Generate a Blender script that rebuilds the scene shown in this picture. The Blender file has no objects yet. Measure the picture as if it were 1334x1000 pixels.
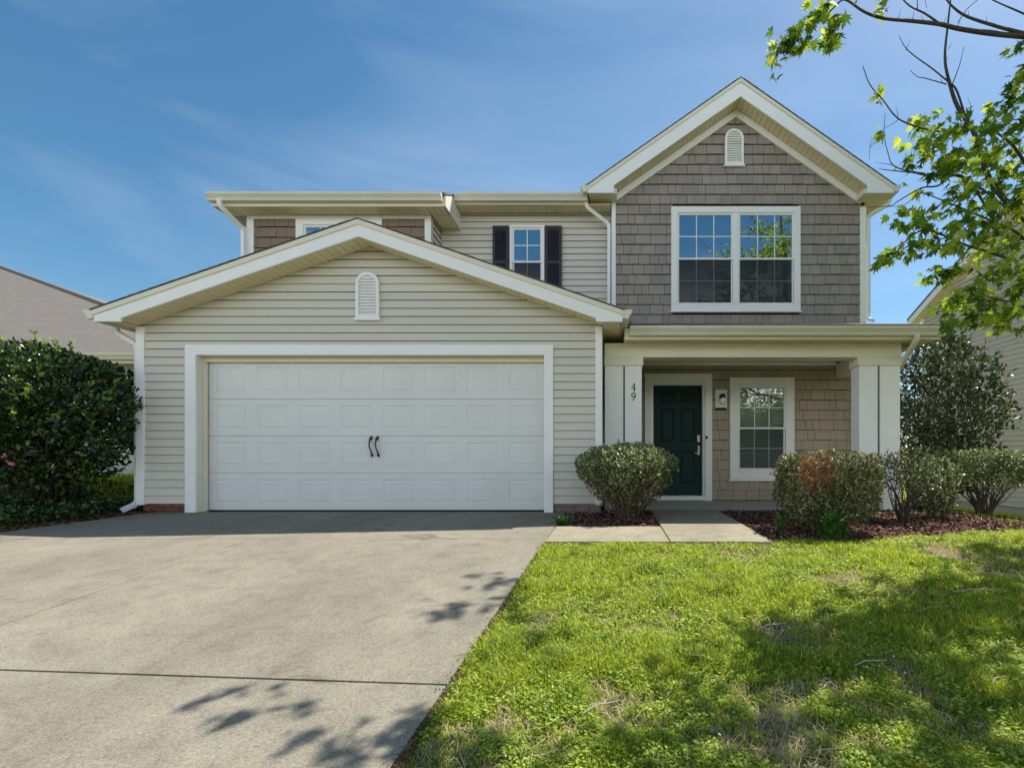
import bpy, math, random
import numpy as np
from mathutils import Vector, Matrix
random.seed(7); RNG = np.random.default_rng(11)
R = math.radians
sc = bpy.context.scene
COL = sc.collection

# ------------------------------------------------------------------ camera
cam = bpy.data.cameras.new("camera"); co = bpy.data.objects.new("camera", cam); COL.objects.link(co)
co.location = (0, 0, .72); co.rotation_euler = (R(90), 0, 0)
cam.sensor_width = 36; cam.lens = 630 / 1334 * 36
cam.shift_x = -133 / 1334; cam.shift_y = 100 / 1334
cam.clip_start = .05; cam.clip_end = 2000
sc.camera = co

# ------------------------------------------------------------------ light
SUN = Vector((.50, .41, 1)).normalized()
EL = math.asin(SUN.z); AZ = math.atan2(SUN.x, SUN.y)      # clockwise from +Y
w = bpy.data.worlds.new("World"); sc.world = w; w.use_nodes = True
nt = w.node_tree; nt.nodes.clear()
N = nt.nodes.new; L = nt.links.new
sky = N('ShaderNodeTexSky'); sky.sky_type = 'NISHITA'; sky.sun_disc = False
sky.sun_elevation = EL; sky.sun_rotation = AZ
sky.air_density = 1.0; sky.dust_density = .6; sky.ozone_density = 1.4
tc = N('ShaderNodeTexCoord'); mp = N('ShaderNodeMapping'); mp.inputs['Scale'].default_value = (.8, 2.6, 5.5)
mp.inputs['Rotation'].default_value = (R(12), R(38), R(15))
nz = N('ShaderNodeTexNoise'); nz.inputs['Scale'].default_value = 1.25; nz.inputs['Detail'].default_value = 7; nz.inputs['Roughness'].default_value = .5; nz.inputs['Distortion'].default_value = .5
rp = N('ShaderNodeValToRGB'); rp.color_ramp.elements[0].position = .47; rp.color_ramp.elements[1].position = .82
rp.color_ramp.elements[0].color = (0, 0, 0, 1); rp.color_ramp.elements[1].color = (.22, .22, .22, 1)
# added cloud bank behind the camera brightens the shaded facade; windows reflect it
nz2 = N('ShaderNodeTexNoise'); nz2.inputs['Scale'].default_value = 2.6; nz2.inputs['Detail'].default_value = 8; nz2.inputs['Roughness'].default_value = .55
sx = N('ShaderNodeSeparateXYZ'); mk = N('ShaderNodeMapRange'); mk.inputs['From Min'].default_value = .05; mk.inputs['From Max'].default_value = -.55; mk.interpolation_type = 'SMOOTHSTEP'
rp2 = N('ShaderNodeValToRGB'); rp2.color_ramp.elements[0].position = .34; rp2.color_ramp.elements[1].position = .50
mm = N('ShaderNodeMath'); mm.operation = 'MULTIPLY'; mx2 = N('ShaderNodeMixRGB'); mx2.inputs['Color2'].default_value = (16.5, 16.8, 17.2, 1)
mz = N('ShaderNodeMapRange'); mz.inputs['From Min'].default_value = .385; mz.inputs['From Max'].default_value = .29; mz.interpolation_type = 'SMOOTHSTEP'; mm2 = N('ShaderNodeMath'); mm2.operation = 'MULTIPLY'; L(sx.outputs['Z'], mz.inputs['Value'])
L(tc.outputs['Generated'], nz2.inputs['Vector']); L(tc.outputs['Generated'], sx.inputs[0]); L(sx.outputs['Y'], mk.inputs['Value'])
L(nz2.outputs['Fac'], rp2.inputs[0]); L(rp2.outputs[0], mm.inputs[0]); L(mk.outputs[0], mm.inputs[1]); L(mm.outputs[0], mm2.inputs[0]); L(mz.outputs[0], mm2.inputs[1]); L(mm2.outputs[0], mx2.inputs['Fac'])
mx = N('ShaderNodeMixRGB'); mx.inputs['Color2'].default_value = (6.5, 7.4, 8.8, 1)
hs = N('ShaderNodeHueSaturation'); hs.inputs['Hue'].default_value = .488; hs.inputs['Saturation'].default_value = 1.27; hs.inputs['Value'].default_value = .95
bg = N('ShaderNodeBackground'); bg.inputs['Strength'].default_value = .072
wo = N('ShaderNodeOutputWorld')
L(tc.outputs['Generated'], mp.inputs['Vector']); L(mp.outputs[0], nz.inputs['Vector']); L(nz.outputs['Fac'], rp.inputs[0])
L(sky.outputs[0], hs.inputs['Color']); L(hs.outputs[0], mx.inputs['Color1']); L(rp.outputs[0], mx.inputs['Fac'])
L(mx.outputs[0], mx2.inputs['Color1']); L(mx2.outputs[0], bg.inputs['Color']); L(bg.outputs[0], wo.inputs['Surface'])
sl = bpy.data.lights.new("sun", 'SUN'); sl.energy = 3.5; sl.angle = R(.42); sl.color = (1, .95, .86)
so = bpy.data.objects.new("sun", sl); COL.objects.link(so); so.location = (8, 6, 20)
so.rotation_euler = SUN.to_track_quat('Z', 'Y').to_euler()
sc.view_settings.view_transform = 'Standard'; sc.view_settings.look = 'None'
sc.view_settings.exposure = 1.0; sc.view_settings.gamma = 1
sc.cycles.max_bounces = 8; sc.cycles.diffuse_bounces = 5; sc.cycles.transparent_max_bounces = 12

# ------------------------------------------------------------------ materials
def mat(name, col, rough=.6, var=.0, vscale=6, bump=0, bscale=60, island=0, spec=.5, metal=0, col2=None,
        cpos=(.4, .6), transl=0, stretch=(1, 1, 1), coat=0, fine=0):
    m = bpy.data.materials.new(name); m.use_nodes = True
    t = m.node_tree; n = t.nodes; l = t.links
    b = n['Principled BSDF']
    b.inputs['Roughness'].default_value = rough; b.inputs['Metallic'].default_value = metal
    b.inputs['Specular IOR Level'].default_value = spec
    b.inputs['Coat Weight'].default_value = coat
    tcn = n.new('ShaderNodeTexCoord'); mpn = n.new('ShaderNodeMapping'); mpn.inputs['Scale'].default_value = stretch
    l.new(tcn.outputs['Object'], mpn.inputs['Vector'])
    c = n.new('ShaderNodeRGB'); c.outputs[0].default_value = (*col, 1); cur = c.outputs[0]
    if col2 is not None:
        nn = n.new('ShaderNodeTexNoise'); nn.inputs['Scale'].default_value = vscale; nn.inputs['Detail'].default_value = 8; nn.inputs['Roughness'].default_value = .6
        l.new(mpn.outputs[0], nn.inputs['Vector'])
        r = n.new('ShaderNodeValToRGB'); r.color_ramp.elements[0].position = cpos[0]; r.color_ramp.elements[1].position = cpos[1]
        r.color_ramp.elements[0].color = (0, 0, 0, 1); r.color_ramp.elements[1].color = (1, 1, 1, 1)
        l.new(nn.outputs['Fac'], r.inputs[0])
        k = n.new('ShaderNodeMixRGB'); l.new(r.outputs[0], k.inputs['Fac']); l.new(cur, k.inputs['Color1']); k.inputs['Color2'].default_value = (*col2, 1); cur = k.outputs[0]
    def scaleval(cur, src, lo, hi):
        q = n.new('ShaderNodeMapRange'); l.new(src, q.inputs['Value']); q.inputs['To Min'].default_value = lo; q.inputs['To Max'].default_value = hi
        k = n.new('ShaderNodeHueSaturation'); l.new(q.outputs[0], k.inputs['Value']); l.new(cur, k.inputs['Color']); return k.outputs[0]
    if var:
        nn = n.new('ShaderNodeTexNoise'); nn.inputs['Scale'].default_value = vscale * 1.7; nn.inputs['Detail'].default_value = 6
        l.new(mpn.outputs[0], nn.inputs['Vector']); cur = scaleval(cur, nn.outputs['Fac'], 1 - var * 1.6, 1 + var * 1.6)
    if fine:
        nn = n.new('ShaderNodeTexNoise'); nn.inputs['Scale'].default_value = bscale; nn.inputs['Detail'].default_value = 3
        l.new(mpn.outputs[0], nn.inputs['Vector']); cur = scaleval(cur, nn.outputs['Fac'], 1 - fine * 2, 1 + fine * 2)
    if island:
        g = n.new('ShaderNodeNewGeometry'); cur = scaleval(cur, g.outputs['Random Per Island'], 1 - island, 1 + island)
    l.new(cur, b.inputs['Base Color'])
    if bump:
        nn = n.new('ShaderNodeTexNoise'); nn.inputs['Scale'].default_value = bscale; nn.inputs['Detail'].default_value = 5
        l.new(mpn.outputs[0], nn.inputs['Vector'])
        bp = n.new('ShaderNodeBump'); bp.inputs['Strength'].default_value = bump; bp.inputs['Distance'].default_value = .01
        l.new(nn.outputs['Fac'], bp.inputs['Height']); l.new(bp.outputs[0], b.inputs['Normal'])
    if transl:
        tr = n.new('ShaderNodeBsdfTranslucent'); hsn = n.new('ShaderNodeHueSaturation'); hsn.inputs['Saturation'].default_value = 1.15; hsn.inputs['Value'].default_value = 1.5; hsn.inputs['Hue'].default_value = .488
        l.new(cur, hsn.inputs['Color']); l.new(hsn.outputs[0], tr.inputs['Color'])
        ms = n.new('ShaderNodeMixShader'); ms.inputs[0].default_value = transl
        l.new(b.outputs[0], ms.inputs[1]); l.new(tr.outputs[0], ms.inputs[2]); l.new(ms.outputs[0], n['Material Output'].inputs['Surface'])
    return m

def leafmat(name, cols, rough=.45, transl=.35, spec=.4):
    """per-leaf colour picked from a ramp by island"""
    m = bpy.data.materials.new(name); m.use_nodes = True
    t = m.node_tree; n = t.nodes; l = t.links; b = n['Principled BSDF']
    b.inputs['Roughness'].default_value = rough; b.inputs['Specular IOR Level'].default_value = spec
    g = n.new('ShaderNodeNewGeometry'); r = n.new('ShaderNodeValToRGB'); l.new(g.outputs['Random Per Island'], r.inputs[0])
    e = r.color_ramp.elements
    e[0].position = 0; e[0].color = (*cols[0], 1); e[1].position = 1; e[1].color = (*cols[-1], 1)
    for i, c in enumerate(cols[1:-1]):
        q = e.new((i + 1) / (len(cols) - 1)); q.color = (*c, 1)
    l.new(r.outputs[0], b.inputs['Base Color'])
    if transl:
        tr = n.new('ShaderNodeBsdfTranslucent'); h = n.new('ShaderNodeHueSaturation'); h.inputs['Value'].default_value = 1.7; h.inputs['Hue'].default_value = .487
        l.new(r.outputs[0], h.inputs['Color']); l.new(h.outputs[0], tr.inputs['Color'])
        ms = n.new('ShaderNodeMixShader'); ms.inputs[0].default_value = transl
        l.new(b.outputs[0], ms.inputs[1]); l.new(tr.outputs[0], ms.inputs[2]); l.new(ms.outputs[0], n['Material Output'].inputs['Surface'])
    return m

M = {}
M['siding'] = mat('siding', (.66, .63, .55), .55, var=.05, vscale=1.2, bump=.12, bscale=35, stretch=(.15, 1, 3), island=.025)
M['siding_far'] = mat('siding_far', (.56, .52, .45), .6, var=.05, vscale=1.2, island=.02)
M['shake'] = mat('shake', (.33, .285, .25), .7, var=.12, vscale=3, bump=.35, bscale=45, stretch=(6, 6, .5), island=.10)
M['shake_warm'] = mat('shake_warm', (.41, .335, .255), .7, var=.1, vscale=3, bump=.3, bscale=45, stretch=(6, 6, .5), island=.07)
M['shake_brown'] = mat('shake_brown', (.25, .185, .14), .7, var=.1, vscale=3, bump=.3, bscale=45, stretch=(6, 6, .5), island=.07)
M['shadow_gap_back'] = mat('shadow_gap_back', (.03, .026, .024), .9)  # near-black backing paints the shadow lines between siding courses and shakes
M['trim'] = mat('trim', (.90, .90, .89), .45, var=.035, vscale=2, bump=.04, bscale=20)
M['cream'] = mat('cream', (.78, .74, .60), .5, var=.04, vscale=2)
M['soffit'] = mat('soffit', (.78, .67, .44), .55, var=.03, island=.03)
M['gutter'] = mat('gutter', (.72, .68, .55), .4, var=.08, vscale=3, stretch=(.5, 1, 1))
M['doorpanel'] = mat('doorpanel', (.74, .75, .74), .42, var=.05, vscale=1.3, bump=.05, bscale=120, fine=.01)
M['black'] = mat('black', (.012, .012, .013), .4)
M['shutter'] = mat('shutter', (.012, .013, .022), .5)
M['doorgreen'] = mat('doorgreen', (.004, .030, .030), .55, var=.05, spec=.25)
M['steel'] = mat('steel', (.55, .53, .5), .3, metal=1)
M['rooftile'] = mat('rooftile', (.165, .145, .132), .9, var=.2, vscale=9, bump=.6, bscale=90, col2=(.11, .097, .09), stretch=(1, 1, 1), fine=.12)
M['rooftile_pale'] = mat('rooftile_pale', (.20, .175, .152), .9, var=.2, vscale=3, bump=.4, bscale=60, fine=.08, stretch=(1, 3, 1))
M['brick_red'] = mat('brick_red', (.20, .075, .045), .85, var=.25, vscale=8, bump=.4, island=.2, fine=.1)
M['brick_grey'] = mat('brick_grey', (.26, .21, .18), .85, var=.25, vscale=8, bump=.4, island=.2)
M['concrete'] = mat('concrete', (.245, .226, .178), .85, var=.10, vscale=.8, bump=.5, bscale=95, col2=(.205, .19, .15), fine=.16, cpos=(.35, .7))
def concretemat(name, c0, c1, c2):
    m = bpy.data.materials.new(name); m.use_nodes = True; t = m.node_tree; n = t.nodes; l = t.links; b = n['Principled BSDF']
    b.inputs['Roughness'].default_value = .88; b.inputs['Specular IOR Level'].default_value = .25
    tcn = n.new('ShaderNodeTexCoord')
    def noise(s, d=6, r_=.6, sc3=(1, 1, 1), dist=0):
        mpn = n.new('ShaderNodeMapping'); mpn.inputs['Scale'].default_value = sc3; l.new(tcn.outputs['Object'], mpn.inputs['Vector'])
        q = n.new('ShaderNodeTexNoise'); q.inputs['Scale'].default_value = s; q.inputs['Detail'].default_value = d; q.inputs['Roughness'].default_value = r_; q.inputs['Distortion'].default_value = dist
        l.new(mpn.outputs[0], q.inputs['Vector']); return q.outputs['Fac']
    def ramp(src, stops):
        r = n.new('ShaderNodeValToRGB'); l.new(src, r.inputs[0]); e = r.color_ramp.elements
        e[0].position, e[0].color = stops[0][0], (*stops[0][1], 1); e[1].position, e[1].color = stops[-1][0], (*stops[-1][1], 1)
        for p, c in stops[1:-1]: q = e.new(p); q.color = (*c, 1)
        return r.outputs[0]
    def mul(a, b_, f=1):
        k = n.new('ShaderNodeMixRGB'); k.blend_type = 'MULTIPLY'; k.inputs[0].default_value = f; l.new(a, k.inputs[1]); l.new(b_, k.inputs[2]); return k.outputs[0]
    c = ramp(noise(.9, 8, .62, (1, .8, 1), .4), [(.28, c2), (.48, c0), (.68, c1)])
    g = lambda v: (v, v, v)
    c = mul(c, ramp(noise(5.5, 9, .7), [(.33, g(.80)), (.5, g(1)), (.7, g(1.12))]))
    c = mul(c, ramp(noise(.5, 4, .5, (2.5, .5, 1)), [(.40, g(.90)), (.6, g(1.04))]))
    c = mul(c, ramp(noise(75, 4, .75), [(.32, g(.66)), (.5, g(1)), (.68, g(1.2))]))
    c = mul(c, ramp(noise(230, 2, .6), [(.34, g(.72)), (.5, g(1)), (.66, g(1.2))]))
    c = mul(c, ramp(noise(1.9, 3, .5, (1, 1, 1), 1.2), [(.275, (.74, .70, .64)), (.33, g(1))]))
    l.new(c, b.inputs['Base Color'])
    bp = n.new('ShaderNodeBump'); bp.inputs['Strength'].default_value = .55; bp.inputs['Distance'].default_value = .006
    l.new(noise(110, 4, .7), bp.inputs['Height']); l.new(bp.outputs[0], b.inputs['Normal'])
    return m
M['concrete'] = concretemat('driveway_concrete', (.262, .236, .182), (.292, .264, .205), (.225, .205, .160))
M['walk'] = mat('walk', (.32, .285, .205), .85, var=.06, vscale=1.2, bump=.3, bscale=130, fine=.07)
M['walk'] = concretemat('path_concrete', (.32, .285, .205), (.36, .32, .235), (.27, .245, .18))
M['slab'] = mat('slab', (.42, .41, .36), .8, var=.06, vscale=1.5, bump=.2, bscale=100, fine=.05)
M['joint'] = mat('joint', (.05, .045, .04), .95)
M['soil'] = mat('soil', (.20, .135, .085), .95, var=.2, vscale=5, bump=.8, bscale=70, col2=(.10, .12, .03), cpos=(.38, .55), fine=.1)
M['lawnfar'] = mat('lawnfar', (.12, .19, .02), .9, var=.3, vscale=3, bump=.8, bscale=60, fine=.15)
M['asphalt'] = mat('asphalt', (.05, .05, .05), .9, bump=.4, bscale=150)
M['bark'] = mat('bark', (.075, .06, .052), .9, var=.2, vscale=12, bump=.8, bscale=60, stretch=(1, 1, .3))
M['twig'] = mat('twig', (.105, .082, .06), .9, island=.3)
M['twig_pale'] = mat('twig_pale', (.42, .35, .26), .9, island=.2)
M['blind_or_dark_sheet'] = mat('blind_or_dark_sheet', (.74, .80, .72), .5)
M['dark_room'] = mat('dark_room', (.03, .03, .035), .9)

def glassmat(name, refl, tint=(1, 1, 1)):
    m = bpy.data.materials.new(name); m.use_nodes = True; t = m.node_tree; n = t.nodes; l = t.links
    n.remove(n['Principled BSDF'])
    gl = n.new('ShaderNodeBsdfGlossy'); gl.inputs['Roughness'].default_value = .015; gl.inputs['Color'].default_value = (*tint, 1)
    tr = n.new('ShaderNodeBsdfTransparent'); tr.inputs['Color'].default_value = (.82, .88, .9, 1)
    nn = n.new('ShaderNodeTexNoise'); nn.inputs['Scale'].default_value = 1.6; nn.inputs['Detail'].default_value = 1
    tcn = n.new('ShaderNodeTexCoord'); l.new(tcn.outputs['Object'], nn.inputs['Vector'])
    bp = n.new('ShaderNodeBump'); bp.inputs['Strength'].default_value = .25; bp.inputs['Distance'].default_value = .02
    l.new(nn.outputs['Fac'], bp.inputs['Height']); l.new(bp.outputs[0], gl.inputs['Normal'])
    fr = n.new('ShaderNodeFresnel'); fr.inputs['IOR'].default_value = 1.5
    ad = n.new('ShaderNodeMath'); ad.operation = 'ADD'; ad.use_clamp = True; ad.inputs[1].default_value = refl; l.new(fr.outputs[0], ad.inputs[0])
    ms = n.new('ShaderNodeMixShader'); l.new(ad.outputs[0], ms.inputs[0]); l.new(tr.outputs[0], ms.inputs[1]); l.new(gl.outputs[0], ms.inputs[2])
    l.new(ms.outputs[0], n['Material Output'].inputs['Surface']); return m
M['glass'] = glassmat('glass', .50, (.86, .95, 1.0))
M['glass_porch'] = glassmat('glass_porch', .20)
M['glass_low'] = glassmat('glass_low', .07)
def screenmat(f=.62):
    m = bpy.data.materials.new('insect_screen'); m.use_nodes = True; t = m.node_tree; n = t.nodes; l = t.links
    b = n['Principled BSDF']; b.inputs['Base Color'].default_value = (.012, .02, .03, 1); b.inputs['Roughness'].default_value = .5
    tr = n.new('ShaderNodeBsdfTransparent'); ms = n.new('ShaderNodeMixShader'); ms.inputs[0].default_value = f
    l.new(tr.outputs[0], ms.inputs[1]); l.new(b.outputs[0], ms.inputs[2]); l.new(ms.outputs[0], n['Material Output'].inputs['Surface']); return m
M['screen'] = screenmat(); M['screen_porch'] = screenmat(.42)

# ------------------------------------------------------------------ mesh helpers
class MB:
    def __init__(s, xf=None): s.v = []; s.f = []; s.xf = xf
    def pt(s, p):
        s.v.append(s.xf(p) if s.xf else tuple(p)); return len(s.v) - 1
    def face(s, pts): s.f.append([s.pt(p) for p in pts])
    def box(s, x0, x1, y0, y1, z0, z1):
        a = [s.pt(p) for p in [(x0,y0,z0),(x1,y0,z0),(x1,y1,z0),(x0,y1,z0),(x0,y0,z1),(x1,y0,z1),(x1,y1,z1),(x0,y1,z1)]]
        for q in [(0,1,5,4),(1,2,6,5),(2,3,7,6),(3,0,4,7),(4,5,6,7),(3,2,1,0)]: s.f.append([a[i] for i in q])
    def prism(s, poly, y0, y1):
        """poly of (x,z) extruded along y"""
        n = len(poly); a = [s.pt((x, y0, z)) for x, z in poly]; b = [s.pt((x, y1, z)) for x, z in poly]
        s.f.append(a); s.f.append(b[::-1])
        for i in range(n): j = (i + 1) % n; s.f.append([a[i], b[i], b[j], a[j]])
    def prism_x(s, poly, x0, x1):
        n = len(poly); a = [s.pt((x0, y, z)) for y, z in poly]; b = [s.pt((x1, y, z)) for y, z in poly]
        s.f.append(a); s.f.append(b[::-1])
        for i in range(n): j = (i + 1) % n; s.f.append([a[i], b[i], b[j], a[j]])
    def tube(s, pts, rad, n=6, caps=True, aspect=1, rot=0):
        pts = [Vector(p) for p in pts]
        if not hasattr(rad, '__len__'): rad = [rad] * len(pts)
        up = Vector((0, 0, 1)); rings = []
        prev = None
        for i, p in enumerate(pts):
            d = (pts[min(i + 1, len(pts) - 1)] - pts[max(i - 1, 0)]).normalized()
            if prev is None:
                u = d.cross(Vector((0, 1, 0)));
                if u.length < .1: u = d.cross(Vector((1, 0, 0)))
            else: u = prev - d * prev.dot(d)
            u.normalize(); prev = u; v = d.cross(u)
            rings.append([s.pt(p + (u * math.cos(2*math.pi*k/n + rot) + v * aspect * math.sin(2*math.pi*k/n + rot)) * rad[i]) for k in range(n)])
        for a, b in zip(rings, rings[1:]):
            for k in range(n): s.f.append([a[k], a[(k+1) % n], b[(k+1) % n], b[k]])
        if caps: s.f.append(rings[0][::-1]); s.f.append(rings[-1])
    def sphere(s, c, r, nu=12, nv=8, sc3=(1, 1, 1)):
        g = []
        for j in range(nv + 1):
            t = math.pi * j / nv
            g.append([s.pt((c[0] + r*sc3[0]*math.sin(t)*math.cos(2*math.pi*i/nu), c[1] + r*sc3[1]*math.sin(t)*math.sin(2*math.pi*i/nu), c[2] + r*sc3[2]*math.cos(t))) for i in range(nu)])
        for j in range(nv):
            for i in range(nu): s.f.append([g[j][i], g[j+1][i], g[j+1][(i+1) % nu], g[j][(i+1) % nu]])
    def build(s, name, m, parent=None, bevel=0, smooth=False):
        me = bpy.data.meshes.new(name); me.from_pydata(s.v, [], s.f); me.validate()
        me.materials.append(M[m] if isinstance(m, str) else m)
        if smooth: me.shade_smooth()
        o = bpy.data.objects.new(name, me); COL.objects.link(o)
        if parent is not None:
            o.parent = parent
            r = parent
            off = Vector((0, 0, 0))
            while r is not None: off += Vector(r.location); r = r.parent
            me.transform(Matrix.Translation(-off))
        if bevel:
            b = o.modifiers.new('bevel', 'BEVEL'); b.width = bevel; b.segments = 2; b.limit_method = 'ANGLE'
        return o

def empty(name, loc, label, cat, group=None):
    o = bpy.data.objects.new(name, None); COL.objects.link(o); o.location = loc
    return tag(o, label, cat, group)
def tag(o, label=None, cat=None, group=None, kind=None):
    if label: o['label'] = label
    if cat: o['category'] = cat
    if group: o['group'] = group
    if kind: o['kind'] = kind
    return o
def npmesh(name, V, F, m, parent=None, smooth=False):
    """V (n,3) array, F (k,c) int array"""
    me = bpy.data.meshes.new(name)
    k, c = F.shape
    if parent is not None:
        off = np.zeros(3); r = parent
        while r is not None: off += np.array(r.location); r = r.parent
        V = V - off
    me.vertices.add(len(V)); me.vertices.foreach_set('co', V.astype(np.float32).ravel())
    me.loops.add(k * c); me.loops.foreach_set('vertex_index', F.astype(np.int32).ravel())
    me.polygons.add(k); me.polygons.foreach_set('loop_start', np.arange(0, k * c, c, dtype=np.int32))
    me.update(calc_edges=True); me.validate()
    me.materials.append(M[m] if isinstance(m, str) else m)
    o = bpy.data.objects.new(name, me); COL.objects.link(o)
    if parent is not None: o.parent = parent
    return o

# leaf templates: (verts in leaf space: x across, y along, z up), faces (triangles)
OVAL = (np.array([(0,0,0),(.26,.3,.05),(.24,.68,.05),(0,1,-.06),(-.24,.68,.05),(-.26,.3,.05)], float),
        np.array([(0,1,2),(0,2,3),(0,3,4),(0,4,5)]))
def _maple():
    a = [(-.02,0),(.16,.04),(.42,.0),(.30,.15),(.60,.30),(.30,.33),(.40,.48),(.64,.70),(.40,.62),(.15,.48),(.20,.78),(.10,.76),(0,1.08),
         (-.10,.76),(-.20,.78),(-.15,.48),(-.40,.62),(-.64,.70),(-.40,.48),(-.30,.33),(-.60,.30),(-.30,.15),(-.42,.0),(-.16,.04)]
    v = [(0, .32, .0)] + [(x, y, -.22*abs(x) - .10*y*y) for x, y in a]
    n = len(a); f = [(0, 1 + i, 1 + (i + 1) % n) for i in range(n)]
    return np.array(v, float), np.array(f)
MAPLE = _maple()
def leaves(P, D, U, S, tmpl):
    """P base points, D along directions, U approx normals, S sizes"""
    T, F = tmpl
    D = D / np.linalg.norm(D, axis=1, keepdims=True)
    X = np.cross(D, U); X /= np.linalg.norm(X, axis=1, keepdims=True) + 1e-9
    Z = np.cross(X, D)
    V = P[:, None, :] + S[:, None, None] * (T[None, :, 0:1] * X[:, None] + T[None, :, 1:2] * D[:, None] + T[None, :, 2:3] * Z[:, None])
    n = len(P); nv = len(T)
    FF = F[None] + (np.arange(n) * nv)[:, None, None]
    return V.reshape(-1, 3), FF.reshape(-1, 3)
def vnoise(x, y, seed=0):
    """smooth value noise in numpy"""
    xi = np.floor(x).astype(int); yi = np.floor(y).astype(int); fx = x - xi; fy = y - yi
    fx = fx*fx*(3-2*fx); fy = fy*fy*(3-2*fy)
    def h(a, b): return (np.sin(a * 127.1 + b * 311.7 + seed * 74.7) * 43758.5453) % 1
    return (h(xi, yi)*(1-fx) + h(xi+1, yi)*fx)*(1-fy) + (h(xi, yi+1)*(1-fx) + h(xi+1, yi+1)*fx)*fy
def sst(a, b, x): t = np.clip((x - a) / (b - a), 0, 1); return t*t*(3-2*t)

# ------------------------------------------------------------------ terrain
def gz(x, y, lawn=True):
    x = np.asarray(x, float); y = np.asarray(y, float)
    z = -.02 * np.clip(6.8 - y, 0, 2.25) - .1 * np.clip(4.55 - y, 0, 7)
    z = z + .42 * sst(-6.9, -8.8, x) * sst(4.5, 8, y) - .28 * sst(4.6, 7.2, x) * sst(3.5, 7, y) - .32 * sst(7.0, 9.8, x) * sst(3.5, 7, y)
    return z
def ground():
    xs = np.concatenate([[-300, -120, -60, -35, -22, -16], np.linspace(-12, 11, 93), [14, 18, 26, 40, 70, 130, 300]])
    ys = np.concatenate([[-300, -120, -60, -35, -20, -14, -10, -7, -5, -3.5], np.linspace(-2.5, 14, 84), [16, 20, 28, 45, 80, 150, 400]])
    X, Y = np.meshgrid(xs, ys); Z = gz(X, Y) - .035
    V = np.stack([X, Y, Z], -1).reshape(-1, 3); nx = len(xs)
    F = np.array([(j*nx+i, j*nx+i+1, (j+1)*nx+i+1, (j+1)*nx+i) for j in range(len(ys)-1) for i in range(len(xs)-1)])
    m = bpy.data.materials['soil']
    o = npmesh('ground', V, F, ground_mat()); o.data.shade_smooth(); tag(o, kind='structure')
def ground_mat():
    m = bpy.data.materials.new('ground'); m.use_nodes = True; t = m.node_tree; n = t.nodes; l = t.links; b = n['Principled BSDF']
    b.inputs['Roughness'].default_value = .95; b.inputs['Specular IOR Level'].default_value = .1
    tcn = n.new('ShaderNodeTexCoord')
    def noise(s, d=6):
        q = n.new('ShaderNodeTexNoise'); q.inputs['Scale'].default_value = s; q.inputs['Detail'].default_value = d; l.new(tcn.outputs['Object'], q.inputs['Vector']); return q.outputs['Fac']
    def ramp(src, stops):
        r = n.new('ShaderNodeValToRGB'); l.new(src, r.inputs[0]); e = r.color_ramp.elements
        e[0].position, e[0].color = stops[0][0], (*stops[0][1], 1); e[1].position, e[1].color = stops[-1][0], (*stops[-1][1], 1)
        for p, c in stops[1:-1]: q = e.new(p); q.color = (*c, 1)
        return r.outputs[0]
    c1 = ramp(noise(2.2), [(.36, (.14, .20, .025)), (.52, (.17, .21, .04)), (.64, (.26, .21, .11)), (.76, (.36, .26, .17))])
    c2 = ramp(noise(38, 8), [(.3, (.45, .45, .45)), (.7, (1.25, 1.25, 1.25))])
    k = n.new('ShaderNodeMixRGB'); k.blend_type = 'MULTIPLY'; k.inputs[0].default_value = 1; l.new(c1, k.inputs[1]); l.new(c2, k.inputs[2])
    l.new(k.outputs[0], b.inputs['Base Color'])
    bp = n.new('ShaderNodeBump'); bp.inputs['Strength'].default_value = .9; bp.inputs['Distance'].default_value = .02
    l.new(noise(60), bp.inputs['Height']); l.new(bp.outputs[0], b.inputs['Normal'])
    return m
ground()

def slab_grid(mb, corners, gap, thick, z_off, ny=6, zf=gz):
    """corners: (x0 at y0, x1 at y0, x0 at y1, x1 at y1, y0, y1)"""
    xa0, xa1, xb0, xb1, y0, y1 = corners
    for i in range(ny):
        t0, t1 = i/ny, (i+1)/ny
        ya, yb = y0 + (y1-y0)*t0, y0 + (y1-y0)*t1
        q = [(xa0+(xb0-xa0)*t0, ya), (xa1+(xb1-xa1)*t0, ya), (xa1+(xb1-xa1)*t1, yb), (xa0+(xb0-xa0)*t1, yb)]
        top = [mb.pt((x, y, float(zd(y)) + z_off)) for x, y in q]; bot = [mb.pt((x, y, float(zd(y)) + z_off - thick)) for x, y in q]
        mb.f.append(top)
        mb.f.append([bot[1], bot[2], top[2], top[1]][::1]); mb.f.append([bot[3], bot[0], top[0], top[3]])
        if i == 0: mb.f.append([bot[0], bot[1], top[1], top[0]])
        if i == ny-1: mb.f.append([bot[2], bot[3], top[3], top[2]])
def zd(y): y = np.asarray(y, float); return -.02*np.clip(6.8-y, 0, 2.25) - .1*np.clip(4.55-y, 0, 7)
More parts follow.
